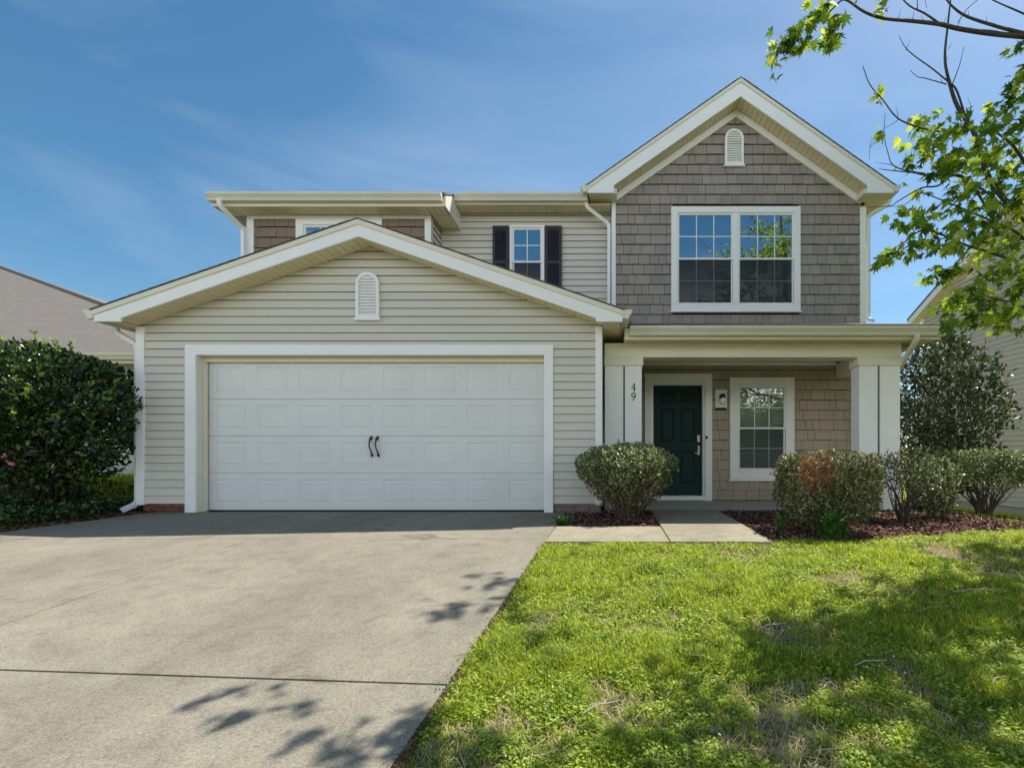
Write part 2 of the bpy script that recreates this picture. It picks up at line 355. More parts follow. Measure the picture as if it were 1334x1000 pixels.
# driveway: slabs with open joints over a dark base
mb = MB(); e = .004
def drv(x0, x1a, x1b, y0, y1, ny=4):  slab_grid(mb, (x0, x1a, x0, x1b, y0, y1), 0, .12, 0, ny)
def xe(y): return -.66 - .10 * max(0, (4.55 - y)) / 2.6
J1, J2 = 2.17, 4.72
drv(-3.52+e, xe(J1), xe(4.72-.004), J1+.007, J2-e, 5); drv(-6.47, -3.52-e, -3.52-e, J1+.007, J2-e, 5)
drv(-3.52+e, xe(J2), -.68, J2+e, 6.83, 3); drv(-6.47, -3.52-e, -3.52-e, J2+e, 6.83, 3)
drv(-3.52+e, xe(-4), xe(J1), -4, J1-.007, 8); drv(-6.47, -3.52-e, -3.52-e, -4, J1-.007, 8)
mb.xf = None
drive = mb.build('driveway', 'concrete'); tag(drive, kind='structure')
for v in drive.data.vertices:      # the front joint runs slightly askew
    if abs(v.co.y - J1) < .02: v.co.y += -.07 * (v.co.x + .76) * (1 if v.co.y > 0 else 1)
mb = MB(); slab_grid(mb, (-6.46, -.69, -6.46, -.69, -3.9, 6.8), 0, .05, -.028, 16)
jb = mb.build('driveway_joint_filler', 'joint'); tag(jb, kind='structure')
for v in jb.data.vertices:
    if v.co.y < 4: v.co.x = min(v.co.x, xe(v.co.y) - .02)
# path: L shaped
mb = MB()
def wbox(x0, x1, y0, y1, z0=None):
    a = [(x0, y0), (x1, y0), (x1, y1), (x0, y1)]
    t = [mb.pt((x, y, float(zd(y)) + .006)) for x, y in a]; b_ = [mb.pt((x, y, float(zd(y)) - .1)) for x, y in a]
    mb.f.append(t)
    for i in range(4): j = (i+1) % 4; mb.f.append([b_[i], b_[j], t[j], t[i]])
wbox(-.655, .525, 4.56, 5.48); wbox(.535, 1.50, 4.56, 5.84); wbox(.535, 1.50, 5.846, 7.09)
tag(mb.build('path', 'walk', bevel=.006), kind='structure')
mb = MB(); mb.box(-200, 200, -12, -4.3, -1.2, float(gz(0, -5)) - .0); tag(mb.build('road', 'asphalt'), kind='structure')

# ------------------------------------------------------------------ wall cladding
def spans(xl, xr, z0, z1, holes):
    segs = [(xl, xr)]
    for hx0, hx1, hz0, hz1 in holes:
        if z1 <= hz0 + 1e-6 or z0 >= hz1 - 1e-6: continue
        out = []
        for a, b in segs:
            if hx1 <= a or hx0 >= b: out.append((a, b)); continue
            if hx0 > a: out.append((a, hx0))
            if hx1 < b: out.append((hx1, b))
        segs = out
    return segs
def lap(mb, xr_of, y, z0, z1, pitch, holes=(), lip=.019, backs=None):
    z = z0
    if backs is not None:
        for za, zb in [(z0 + i*(z1-z0)/12, z0 + (i+1)*(z1-z0)/12) for i in range(12)]:
            cuts = sorted({za, zb} | {h for q in holes for h in q[2:4] if za < h < zb})
            for a, b in zip(cuts, cuts[1:]):
                la, ra = xr_of(a); lb, rb = xr_of(b)
                for s0, s1 in spans(max(la, lb), min(ra, rb), a, b, holes): backs.face([(s0, y+.003, a), (s1, y+.003, a), (s1, y+.003, b), (s0, y+.003, b)])
    while z < z1 - 1e-4:
        top = min(z + pitch, z1)
        cuts = sorted({z, top} | {h for q in holes for h in q[2:4] if z < h < top})
        for a, b in zip(cuts, cuts[1:]):
            la, ra = xr_of(a); lb, rb = xr_of(b)
            if ra - la < .01: continue
            ya = y - lip * (1 - (a - z)/pitch); yb = y - lip * (1 - (b - z)/pitch)
            if b == top and b - a > .03: b = b - .0115
            sp = spans(min(la, lb), max(ra, rb), a, b, holes)
            for s0, s1 in sp:
                q0, q1 = (la if s0 == min(la, lb) else s0), (ra if s1 == max(ra, rb) else s1)
                w0, w1 = (lb if s0 == min(la, lb) else s0), (rb if s1 == max(ra, rb) else s1)
                if w1 < w0: w0 = w1 = (w0 + w1)/2
                if a == z:
                    mb.face([(q0, ya-.001, a-.007), (q1, ya-.001, a-.007), (w1, yb, b), (w0, yb, b)])
                    mb.face([(q0, ya-.001, a-.007), (q1, ya-.001, a-.007), (q1, ya+.003, a-.007), (q0, ya+.003, a-.007)])
                else: mb.face([(q0, ya, a), (q1, ya, a), (w1, yb, b), (w0, yb, b)])
        z += pitch
def shakes(mb, xr_of, y, z0, z1, pitch, holes=(), lip=.024, seed=1):
    rd = random.Random(seed); z = z0
    while z < z1 - 1e-4:
        top = min(z + pitch, z1)
        la, ra = xr_of((z+top)/2)
        for s0, s1 in spans(la, ra, (z+top)/2 - .001, (z+top)/2 + .001, holes):
            x = s0
            while x < s1 - .001:
                wdt = rd.choice([.13, .17, .2, .24, .28]); x1 = min(x + wdt, s1)
                if s1 - x1 < .05: x1 = s1
                j = rd.uniform(-.002, .003); yl = y - lip - j
                g = .0034
                p = [(x+g, yl, z-.007+j), (x1-g, yl, z-.007+j), (x1-g, y-.002, top-.0135), (x+g, y-.002, top-.0135)]
                mb.face(p); mb.face([(x+g, yl+.005, z-.007+j), (x1-g, yl+.005, z-.007+j), p[1], p[0]])
                mb.face([p[0], p[3], (x+g, y+.004, top), (x+g, y+.004, z)]); mb.face([p[2], p[1], (x1-g, y+.004, z), (x1-g, y+.004, top)])
                x = x1
        z += pitch
const = lambda a, b: (lambda z: (a, b))

# ------------------------------------------------------------------ the house
HS = empty('house', (0, 0, 0), 'two-storey beige house with a wide garage, brown shingle gable and porch numbered 49', 'house')
YG, YW, YL, YM = 6.8, 8.75, 8.45, 8.95
GC, GS = -3.415, .343       # garage gable centre and pitch
def garage_x(z):            # underside line of the gable on the wall
    h = (3.74 - z) / GS
    return (max(-6.66, GC - h), min(-.17, GC + h))
hole_g = [(-5.98, -.86, -.1, 2.33)]
mb = MB(); bk = MB(); lap(mb, garage_x, YG, .126, 3.74, .1143, hole_g + [(-3.60, -3.29, 2.72, 3.2)], backs=bk); bk.build('wall_backing', 'shadow_gap_back', HS); mb.build('garage_wall', 'siding', HS)
mb = MB(lambda p: (-.17 - (p[1]), YG + p[0], p[2])); lap(mb, const(0, YW-YG), 0, .126, 2.6, .1143); mb.xf = lambda p: (-.17 - p[1]*-1*-1, YG + p[0], p[2])
mb.build('garage_side_wall', 'siding', HS)
mb = MB(); mb.box(-6.655, -6.60, YG+.02, YL+.3, .1, 2.62); mb.box(-6.635, -6.60, YG+.14, YL+.3, -.1, .1); mb.box(-6.38, -6.32, YL, 17, -.1, 5.2); mb.box(4.46, 4.53, YW+.01, 17, -.2, 5.3); mb.box(-6.38, 4.53, 17, 17.1, -.1, 5.3)
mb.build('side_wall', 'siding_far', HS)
# foundation brick courses
def bricks(x0, x1, y, z0, z1, m):
    mb = MB(); mb2 = 0; z = z0; k = 0
    while z < z1 - .02:
        x = x0 - (.1 if k % 2 else 0)
        while x < x1:
            a, b = max(x, x0), min(x + .2, x1)
            if b - a > .02: mb.box(a + .003, b - .003, y, y + .08, z + .003, min(z + .063, z1))
            x += .205
        z += .066; k += 1
    mb.build('foundation', m, HS, bevel=.003)
bricks(-6.64, -6.0, YG+.02, -.06, .126, 'brick_red'); bricks(-.86, -.19, YG+.02, -.06, .126, 'brick_grey')
for a, b in ((-6.62, -6.0), (-.86, -.2)): mb = MB(); mb.box(a, b, YG+.05, YG+.12, -.1, .12); mb.build('foundation', 'slab', HS)
# corner boards
def cb(x0, x1, y, z0, z1, m='trim'): mb = MB(); mb.box(x0, x1, y-.03, y+.06, z0, z1); return mb.build('corner_board', m, HS, bevel=.004)
cb(-6.70, -6.585, YG, .10, 2.60); cb(-.262, -.165, YG, .10, 2.60)
# garage door casing and reveal
mb = MB()
mb.prism([(-6.01, -.02), (-5.86, -.02), (-5.86, 2.20), (-.98, 2.20), (-.98, -.02), (-.853, -.02), (-.853, 2.345), (-6.01, 2.345)], YG-.035, YG+.0)
mb.build('garage_door_frame', 'trim', HS, bevel=.004)
mb = MB()
mb.box(-5.98, -5.86, YG+.003, YG+.2, -.02, 2.2); mb.box(-.98, -.87, YG+.003, YG+.2, -.02, 2.2); mb.box(-5.98, -.87, YG+.003, YG+.2, 2.2, 2.33)
mb.box(-5.86, -.98, YG+.10, YG+.15, 2.13, 2.198); mb.box(-5.858, -5.83, YG+.10, YG+.15, 0, 2.128)
mb.build('garage_door_jamb', 'cream', HS, bevel=.003)
# garage door
GD = MB(); DY = YG + .165
x0d, x1d, ncol, nrow, hd = -5.835, -.985, 8, 4, 2.13
sh = hd / nrow; cwid = (x1d - x0d) / ncol
for r in range(nrow):
    za, zb = .012 + r*sh + .003, .012 + (r+1)*sh - .003
    if r == nrow-1: zb = 2.16
    GDy = DY
    xs = [x0d]; pan = []
    for c in range(ncol):
        a = x0d + c*cwid + .085; b = x0d + (c+1)*cwid - .085
        pan.append((a, b, za + .1, zb - .09))
    # stiles and rails
    prev = x0d
    for a, b, pz0, pz1 in pan:
        GD.face([(prev, DY, za), (a, DY, za), (a, DY, zb), (prev, DY, zb)])
        GD.face([(a, DY, za), (b, DY, za), (b, DY, pz0), (a, DY, pz0)]); GD.face([(a, DY, pz1), (b, DY, pz1), (b, DY, zb), (a, DY, zb)])
        def ring(i0, y0, i1, y1):
            o = [(a+i0, y0, pz0+i0), (b-i0, y0, pz0+i0), (b-i0, y0, pz1-i0), (a+i0, y0, pz1-i0)]
            q = [(a+i1, y1, pz0+i1), (b-i1, y1, pz0+i1), (b-i1, y1, pz1-i1), (a+i1, y1, pz1-i1)]
            for k in range(4): GD.face([o[k], o[(k+1) % 4], q[(k+1) % 4], q[k]])
            return q
        ring(0, DY, .010, DY+.0075); ring(.010, DY+.0075, .018, DY+.0075); q = ring(.018, DY+.0075, .040, DY+.002); GD.face(q)
        prev = b
    GD.face([(prev, DY, za), (x1d, DY, za), (x1d, DY, zb), (prev, DY, zb)])
    GD.face([(x0d, DY, zb), (x1d, DY, zb), (x1d, DY+.03, zb), (x0d, DY+.03, zb)]); GD.face([(x0d, DY, za), (x1d, DY, za), (x1d, DY+.03, za), (x0d, DY+.03, za)])
GD.box(x0d-.02, x1d+.02, DY+.02, DY+.05, .012, 2.16)
gdo = GD.build('garage_door', 'doorpanel', HS)
mb = MB(); mb.box(x0d, x1d, DY+.004, DY+.03, -.005, .011); mb.build('seal', 'black', gdo)
for hx in (-3.50, -3.41):
    mb = MB(); pts = []; rad = []
    for i in range(13):
        t = i/12; z = 1.075 - .30*t
        pts.append((hx + .012 - .022*math.sin(math.pi*min(1, t*1.35)) + .01*t, DY - .008 - .04*math.sin(math.pi*t), z))
        rad.append(.004 + .011*math.exp(-((t-.12)/.07)**2) + .010*math.exp(-((t-.93)/.05)**2) + .006*(0 if t in (0, 1) else 1))
    mb.tube(pts, rad, 8); mb.sphere((hx+.012, DY-.006, 1.055), .016, sc3=(.8, .5, 1.5)); mb.sphere((hx+.02, DY-.006, .79), .014, sc3=(.8, .5, 1.3))
    mb.build('handle', 'black', gdo, smooth=True)
# ---- rakes
def rake(name, cx, half, zp, slope, y, chop_in, chop_z, depth, thick=.03, m='trim', hh=.0):
    ze = zp - slope*half
    out = [(cx-half, ze), (cx, zp), (cx+half, ze), (cx+half, chop_z), (cx+chop_in, chop_z), (cx+chop_in, zp-depth-slope*chop_in), (cx, zp-depth), (cx-chop_in, zp-depth-slope*chop_in), (cx-chop_in, chop_z), (cx-half, chop_z)]
    mb = MB(); mb.prism(out, y, y+thick); mb.build(name, m, HS, bevel=.004)
    # raised shingle mould along the top edge
    d = .055
    mb = MB(); mb.prism([(cx-half-.005, ze+.012), (cx, zp+.012), (cx+half+.005, ze+.012), (cx+half+.005, ze-d), (cx, zp-d), (cx-half-.005, ze-d)], y-.018, y-.001)
    mb.build('rake_mould', 'cream', HS, bevel=.003)
def roof_gable(cx, half, zp, slope, y0, y1, t=.008, over=.03):
    h = half + over; mb = MB()
    ze = zp - slope*h
    mb.prism([(cx-h, ze+.014), (cx, zp+.014), (cx+h, ze+.014), (cx+h, ze+.014+t), (cx, zp+.014+t), (cx-h, ze+.014+t)], y0-.025, y1)
    # shingle courses: butt edges climbing each slope
    for sgn in (-1, 1):
        k = 0; s = 0; L_ = math.hypot(h, slope*h); c_, s_ = h/L_, slope*h/L_
        while s < L_ - .14:
            xa = cx + sgn*(h - s*c_); za = ze + .014 + t + s*s_
            xb = cx + sgn*(h - (s+.145)*c_); zb = ze + .014 + t + (s+.145)*s_
            mb.prism([(xa, za + .001), (xa, za+.007), (xb, zb+.0015), (xb, zb+.0005)], y0-.03, y1)
            s += .14
    return mb.build('roof', 'rooftile', HS)
def rake_soffit(cx, cin, zp, depth, slope, y0, y1):
    mb = MB(); L_ = cin*math.sqrt(1+slope*slope); n = int(L_/.1); pan = []
    for sgn in (-1, 1):
        for i in range(n):
            t0, t1 = i/n*cin + .004, (i+1)/n*cin - .004
            z0_, z1_ = zp-depth+.012-slope*t0, zp-depth+.012-slope*t1
            mb.prism([(cx+sgn*t0, z0_), (cx+sgn*t1, z1_), (cx+sgn*t1, z1_+.012), (cx+sgn*t0, z0_+.012)], y0, y1)
    mb.prism([(cx-cin, zp-depth+.03-slope*cin), (cx, zp-depth+.03), (cx+cin, zp-depth+.03-slope*cin), (cx+cin, zp-depth+.04-slope*cin), (cx, zp-depth+.04), (cx-cin, zp-depth+.04-slope*cin)], y0, y1)
    mb.build('soffit', 'soffit', HS)
# garage gable
rake('fascia', GC, 3.53, 3.925, GS, 6.45, 3.17, 2.575, .215)
roof_gable(GC, 3.53, 3.93, GS, 6.45, 9.3)
rake_soffit(GC, 3.25, 3.925, .215, GS, 6.48, YG-.02)
def flat_soffit(x0, x1, y0, y1, z, axis='x', m='soffit'):
    mb = MB(); w_ = .1
    if axis == 'x':
        n = max(1, round((x1-x0)/w_))
        for i in range(n): mb.box(x0+(x1-x0)*i/n+.004, x0+(x1-x0)*(i+1)/n-.004, y0, y1, z, z+.012)
    else:
        n = max(1, round((y1-y0)/w_))
        for i in range(n): mb.box(x0, x1, y0+(y1-y0)*i/n+.0025, y0+(y1-y0)*(i+1)/n-.0025, z, z+.012)
    mb.box(x0, x1, y0, y1, z+.014, z+.02)
    mb.build('soffit', m, HS)
flat_soffit(-.16, .10, 6.485, YW-.03, 2.58, 'y'); flat_soffit(GC-3.51, -6.66, 6.485, YL, 2.58, 'y')
for a in (.09, GC-3.53): mb = MB(); mb.box(a, a+.025, 6.482, YW-.3, 2.58, 2.73); mb.build('eave_board', 'cream', HS)
mb = MB()
for sgn in (-1, 1):  # frieze shadow mould under the garage rake
    pass
# gutters
def gutter(p0, p1, outdir, parent=None, size=.125):
    """K-style gutter from p0 to p1 (top back edge), outdir = unit vector outward"""
    prof = [(0, 0), (0, -.12), (.075, -.12), (.088, -.08), (.115, -.045), (.125, -.03), (.125, 0), (.118, 0), (.118, -.028), (.108, -.043), (.082, -.078), (.07, -.113), (.006, -.113), (.006, 0)]
    a, b, o = Vector(p0), Vector(p1), Vector(outdir); mb = MB()
    ra = [mb.pt(a + o*u + Vector((0, 0, v))) for u, v in prof]; rb = [mb.pt(b + o*u + Vector((0, 0, v))) for u, v in prof]; n = len(prof)
    for i in range(n): j = (i+1) % n; mb.f.append([ra[i], ra[j], rb[j], rb[i]])
    capf = [0, 1, 2, 3, 4, 5, 6]; mb.f.append([ra[i] for i in capf]); mb.f.append([rb[i] for i in capf][::-1])
    return mb.build('gutter', 'gutter', parent or HS)
gutter((.118, 6.44, 2.735), (.118, 8.7, 2.735), (1, 0, 0)); gutter((GC-3.532, 8.4, 2.735), (GC-3.532, 6.44, 2.735), (-1, 0, 0))
def spout(pts, m='trim'):
    mb = MB(); q = [Vector(p) for p in pts]; s = [q[0]]
    for a, b, c in zip(q, q[1:], q[2:]):
        r = min(.05, (b-a).length*.4, (c-b).length*.4)
        s.append(b + (a-b).normalized()*r); s.append(b*.86 + ((a+c)/2)*.14 if r < .03 else b + ((a-b).normalized() + (c-b).normalized())*r*.3); s.append(b + (c-b).normalized()*r)
    s.append(q[-1]); mb.tube(s, .043, 4, rot=math.pi/4); return mb.build('downspout', m, HS, bevel=.006)
spout([(-6.99, 6.78, 2.60), (-6.99, 6.80, 2.52), (-6.735, 6.84, 2.36), (-6.735, 6.84, .12), (-6.83, 6.70, .03)])
# arched gable vents
def vent(cx, y, z0, z1, w_):
    h = w_/2; zc = z1 - h
    arc = [(cx + h*math.cos(math.pi*i/14), zc + h*math.sin(math.pi*i/14)) for i in range(15)]
    k = h - .04; arci = [(cx + k*math.cos(math.pi*i/14), zc + k*math.sin(math.pi*i/14)) for i in range(15)]
    mb = MB(); outer = [(cx+h, z0)] + arc + [(cx-h, z0)]; inner = [(cx+k, z0+.04)] + arci + [(cx-k, z0+.04)]
    n = len(outer)
    for i in range(n):
        j = (i+1) % n
        mb.face([(outer[i][0], y-.04, outer[i][1]), (outer[j][0], y-.04, outer[j][1]), (inner[j][0], y-.04, inner[j][1]), (inner[i][0], y-.04, inner[i][1])])
        mb.face([(outer[i][0], y-.04, outer[i][1]), (outer[i][0], y+.01, outer[i][1]), (outer[j][0], y+.01, outer[j][1]), (outer[j][0], y-.04, outer[j][1])])
        mb.face([(inner[i][0], y-.04, inner[i][1]), (inner[j][0], y-.04, inner[j][1]), (inner[j][0], y-.005, inner[j][1]), (inner[i][0], y-.005, inner[i][1])])
    mb.box(cx-h-.02, cx+h+.02, y-.05, y, z0-.035, z0-.001)
    v = mb.build('gable_vent', 'trim', HS)
    mb = MB(); mb.prism(inner, y-.006, y+.005)
    z = z0 + .045
    while z < z1 - .06:
        hw = k if z < zc else math.sqrt(max(0, k*k-(z-zc+.02)**2))
        mb.prism_x([(y-.034, z), (y-.030, z-.004), (y-.008, z+.028), (y-.012, z+.034)], cx-hw+.002, cx+hw-.002)
        z += .042
    mb.build('louvre', 'trim', v)
    return v
vent(-3.447, YG-.015, 2.715, 3.355, .325)

# ---- B gable (right, shingled)
BC, BS = 2.20, .70
def b_x(z): h = (7.03 - z)/BS; return (max(-.03, BC-h), min(4.5, BC+h))
zB0 = 3.19
win_b = (1.03, 3.36, 3.39, 5.30)
mb = MB(); shakes(mb, b_x, YW, zB0, 7.0, .1807, [(win_b[0]+.03, win_b[1]-.03, 3.42, 5.27), (2.03, 2.30, 6.05, 6.5)], seed=3)
mb.build('gable_wall', 'shake', HS)
mb = MB()
for q in ([(-.03, zB0), (1.1, zB0), (1.1, 5.35), (-.03, 5.35)], [(3.3, zB0), (4.5, zB0), (4.5, 5.35), (3.3, 5.35)], [(1.1, zB0), (3.3, zB0), (3.3, 3.43), (1.1, 3.43)], [(-.03, 5.35), (1.1, 5.35), (1.1, 5.26), (3.3, 5.26), (3.3, 5.35), (4.5, 5.35), (BC, 7.03)]):
    mb.face([(x, YW+.004, z) for x, z in q])
mb.build('wall_backing', 'shadow_gap_back', HS)
cb(-.045, .03, YW, 2.9, 5.42); cb(4.44, 4.55, YW, zB0, 5.30)
rake('fascia', BC, 2.66, 7.345, BS, 8.40, 2.20, 5.37, .30)
roof_gable(BC, 2.66, 7.35, BS, 8.40, 12.6)
rake_soffit(BC, 2.30, 7.345, .30, BS, 8.43, YW-.02)
mb = MB(); f0 = 7.0; fd = .095   # frieze
mb.prism([(BC-2.24, 7.05-BS*2.24), (BC, 7.05), (BC+2.24, 7.05-BS*2.24), (BC+2.24, 7.01-fd-BS*2.24), (BC, 7.01-fd), (BC-2.24, 7.01-fd-BS*2.24)], YW-.045, YW-.005)
mb.build('frieze_board', 'trim', HS, bevel=.004)
for a, b in ((-.12, .05), (4.36, 4.57)): mb = MB(); mb.box(a, b, 8.44, 8.745, 5.38, 5.47); mb.build('soffit_return', 'cream', HS)
flat_soffit(BC-2.64, -.05, 8.435, 8.95, 5.375, 'y'); flat_soffit(4.55, BC+2.64, 8.435, 12, 5.375, 'y')
for a, b in ((BC-2.66, 8.9), (BC+2.635, 12)): mb = MB(); mb.box(a, a+.025, 8.432, b, 5.375, 5.5)
mb.build('eave_board', 'cream', HS, bevel=.004)
gutter((BC-2.662, 9.0, 5.50), (BC-2.662, 8.38, 5.50), (-1, 0, 0)); gutter((BC+2.662, 8.38, 5.50), (BC+2.662, 12, 5.50), (1, 0, 0))
spout([(-.50, 8.62, 5.40), (-.50, 8.64, 5.26), (-.09, 8.80, 5.02), (-.09, 8.88, 3.1)])
spout([(4.90, 8.6, 5.38), (4.90, 8.62, 5.30), (4.60, 8.76, 5.14), (4.60, 8.76, 3.28), (4.62, 8.62, 3.22)])
vent(2.165, YW-.015, 6.05, 6.69, .335)

# ---- windows
def window(x0, x1, z0, z1, y, units, cols, rows, casing=.09, sill=.03, blinds=False, blind_z=None, head=None, screen=True, low_blind=True):
    """casing outer rectangle x0..x1, z0..z1"""
    head = head or casing; mb = MB()
    ix0, ix1, iz0, iz1 = x0+casing, x1-casing, z0+casing*1.1, z1-head
    mb.box(x0, ix0, y-.035, y+.01, z0, z1); mb.box(ix1, x1, y-.035, y+.01, z0, z1)
    mb.box(ix0, ix1, y-.035, y+.01, iz1, z1); mb.box(ix0, ix1, y-.035, y+.01, z0, iz0)
    mul = .10; uw = ((ix1-ix0) - mul*(units-1))/units
    for u in range(1, units): a = ix0 + u*uw + (u-1)*mul; mb.box(a, a+mul, y-.030, y+.01, iz0, iz1)
    W = mb.build('window', 'trim', HS, bevel=.006)
    mb = MB(); mb.box(x0-.02, x1+.02, y-.055, y-.03, z0-.03, z0-.001); mb.box(x0-.02, x1+.02, y-.03, y+.01, z0-.03, z0-.003); mb.build('sill', 'trim', W, bevel=.004)
    for u in range(units):
        a = ix0 + u*(uw+mul); b = a + uw; f = .032; zm = (iz0+iz1)/2
        for up in (1, 0):
            yy = y - (.012 if up else -.012)
            za, zb = (zm-.018, iz1) if up else (iz0, zm+.018)
            mb = MB(); mb.box(a, a+f, yy, yy+.03, za, zb); mb.box(b-f, b, yy, yy+.03, za, zb); mb.box(a+f, b-f, yy, yy+.03, zb-f, zb); mb.box(a+f, b-f, yy, yy+.03, za, za+f)
            mb.build('sash', 'trim', W, bevel=.003)
            mb = MB(); mb.face([(a+f-.002, yy+.012, za+f), (b-f+.002, yy+.012, za+f), (b-f+.002, yy+.012, zb-f), (a+f-.002, yy+.012, zb-f)])
            mb.build('pane', ('glass_porch' if blinds else 'glass') if up else 'glass_low', W)
            mb = MB(); g = .008
            for c in range(1, cols): xc = a+f + (b-a-2*f)*c/cols; mb.box(xc-g, xc+g, yy+.009 if up else yy-.002, yy+.0112 if up else yy+.004, za+f, zb-f)
            for r in range(1, rows): zc = za+f + (zb-za-2*f)*r/rows; mb.box(a+f, b-f, yy+.007 if up else yy-.004, yy+.0102 if up else yy+.002, zc-g, zc+g)
            mb.build('grille', 'trim', W)
        if screen:
            mb = MB(); mb.face([(a+f, y+.006, iz0+f), (b-f, y+.006, iz0+f), (b-f, y+.006, zm-.02), (a+f, y+.006, zm-.02)]); mb.build('insect_screen', 'screen_porch' if blinds else 'screen', W)
        mb = MB()
        if blinds:
            z = iz0 + .02
            while z < iz1: mb.box(a+.01, b-.01, y+.075, y+.078, z, z+.03); mb.face([(a+.01, y+.05, z+.004), (b-.01, y+.05, z+.004), (b-.01, y+.078, z+.034), (a+.01, y+.078, z+.034)]); z += .042
            mb.build('blind_or_dark_sheet', 'blind_or_dark_sheet', W)
        else:
            mb.face([(a, y+.14, iz0), (b, y+.14, iz0), (b, y+.14, iz1), (a, y+.14, iz1)]); mb.build('blind_or_dark_sheet', 'dark_room', W)  # no blind here: a dark sheet stands in for the unlit room
    return W
window(*[1.03, 3.36, 3.42, 5.30], YW-.012, 2, 3, 2, casing=.115, blinds=False)
window(2.09, 3.25, .385, 2.22, YW-.012, 1, 3, 2, casing=.155, blinds=True)
window(-1.925, -1.285, 3.72, 5.06, YM-.01, 1, 2, 2, casing=.045)
window(-5.54, -4.04, 3.9, 4.97, YL-.01, 2, 2, 2, casing=.13, head=.15)

# ---- lower wall / porch
door_h = (.58, 1.76, 0, 2.30)
mb = MB(); shakes(mb, const(-.15, 4.45), YW, .02, 2.56, .1807, [(.60, 1.74, -.1, 2.25), (2.12, 3.22, .41, 2.20), (1.83, 2.02, 1.68, 2.0)], seed=9)
mb.build('porch_wall', 'shake_warm', HS)
mb = MB()
for q in ((-.17, .66, 0, 2.6), (1.68, 2.2, 0, 2.6), (3.15, 4.5, 0, 2.6), (.66, 1.68, 2.2, 2.6), (2.2, 3.15, 0, .45), (2.2, 3.15, 2.15, 2.6)):
    mb.face([(q[0], YW+.004, q[2]), (q[1], YW+.004, q[2]), (q[1], YW+.004, q[3]), (q[0], YW+.004, q[3])])
mb.build('wall_backing', 'shadow_gap_back', HS)
# door
mb = MB(); mb.prism([(.555, .0), (.67, .0), (.67, 2.13), (1.64, 2.13), (1.64, 0), (1.765, 0), (1.765, 2.29), (.555, 2.29)], YW-.05, YW-.012)
fd_ = mb.build('door_frame', 'trim', HS, bevel=.005)
mb = MB(); mb.box(.64, .71, YW-.008, YW+.12, 0, 2.16); mb.box(1.60, 1.67, YW-.008, YW+.12, 0, 2.16); mb.box(.71, 1.6, YW-.008, YW+.12, 2.09, 2.16); mb.box(.67, 1.64, YW-.045, YW+.12, .012, .085)
mb.build('door_jamb', 'trim', HS, bevel=.003)
mb = MB(); dy = YW + .075
X0, X1, Z0, Z1 = .712, 1.598, .09, 2.088
pans = []
for (a, b) in ((.13, .38), (.505, .755)):
    for (c, d) in ((1.70, 1.88), (.98, 1.58), (.20, .80)): pans.append((X0+a, X0+b, Z0+c, Z0+d))
xsb = [X0, X0+.13, X0+.38, X0+.505, X0+.755, X1]; zsb = [Z0, Z0+.20, Z0+.80, Z0+.98, Z0+1.58, Z0+1.70, Z0+1.88, Z1]
for i in range(5):
    for j in range(7):
        a, b, c, d = xsb[i], xsb[i+1], zsb[j], zsb[j+1]
        if i in (1, 3) and j in (1, 3, 5):
            def rg(i0, y0, i1, y1):
                o = [(a+i0, y0, c+i0), (b-i0, y0, c+i0), (b-i0, y0, d-i0), (a+i0, y0, d-i0)]; q = [(a+i1, y1, c+i1), (b-i1, y1, c+i1), (b-i1, y1, d-i1), (a+i1, y1, d-i1)]
                for k in range(4): mb.face([o[k], o[(k+1) % 4], q[(k+1) % 4], q[k]])
                return q
            rg(0, dy, .015, dy+.014); mb.face(rg(.015, dy+.014, .045, dy+.004))
        else: mb.face([(a, dy, c), (b, dy, c), (b, dy, d), (a, dy, d)])
mb.box(X0, X1, dy+.02, dy+.05, Z0, Z1)
FD = mb.build('front_door', 'doorgreen', HS)
mb = MB(); mb.box(1.515, 1.565, dy-.02, dy, 1.06, 1.19); mb.build('keypad_lock', 'steel', FD, bevel=.006)
mb = MB(); mb.box(1.52, 1.56, dy-.012, dy, .83, 1.0); mb.sphere((1.54, dy-.05, .955), .026, 12, 8, (1, .8, 1)); mb.tube([(1.54, dy, .955), (1.54, dy-.05, .955)], .01, 8); mb.tube([(1.54, dy-.045, .86), (1.46, dy-.05, .862)], .009, 6)
mb.build('handle', 'steel', FD, smooth=False)
mb = MB(); mb.box(1.642, 1.684, YW-.075, YW-.052, 1.035, 1.115); db = mb.build('doorbell', 'trim', HS, bevel=.006)
mb = MB(); mb.box(1.644, 1.682, YW-.078, YW-.053, 1.115, 1.165); mb.build('camera_lens', 'black', db, bevel=.006)
# porch light
mb = MB(); mb.box(1.825, 2.035, YW-.05, YW-.012, 1.675, 2.0); PL = mb.build('porch_light', 'trim', HS, bevel=.01)
mb = MB(); mb.tube([(1.94, YW-.05, 1.87), (1.94, YW-.1, 1.87), (1.94, YW-.13, 1.83)], [.05, .055, .05], 14); mb.build('lamp_bracket', 'black', PL, smooth=True)
mb = MB(); mb.sphere((1.94, YW-.13, 1.79), .062, 16, 10, (1, 1, 1.05)); mb.build('lamp_globe', 'trim', PL, smooth=True)
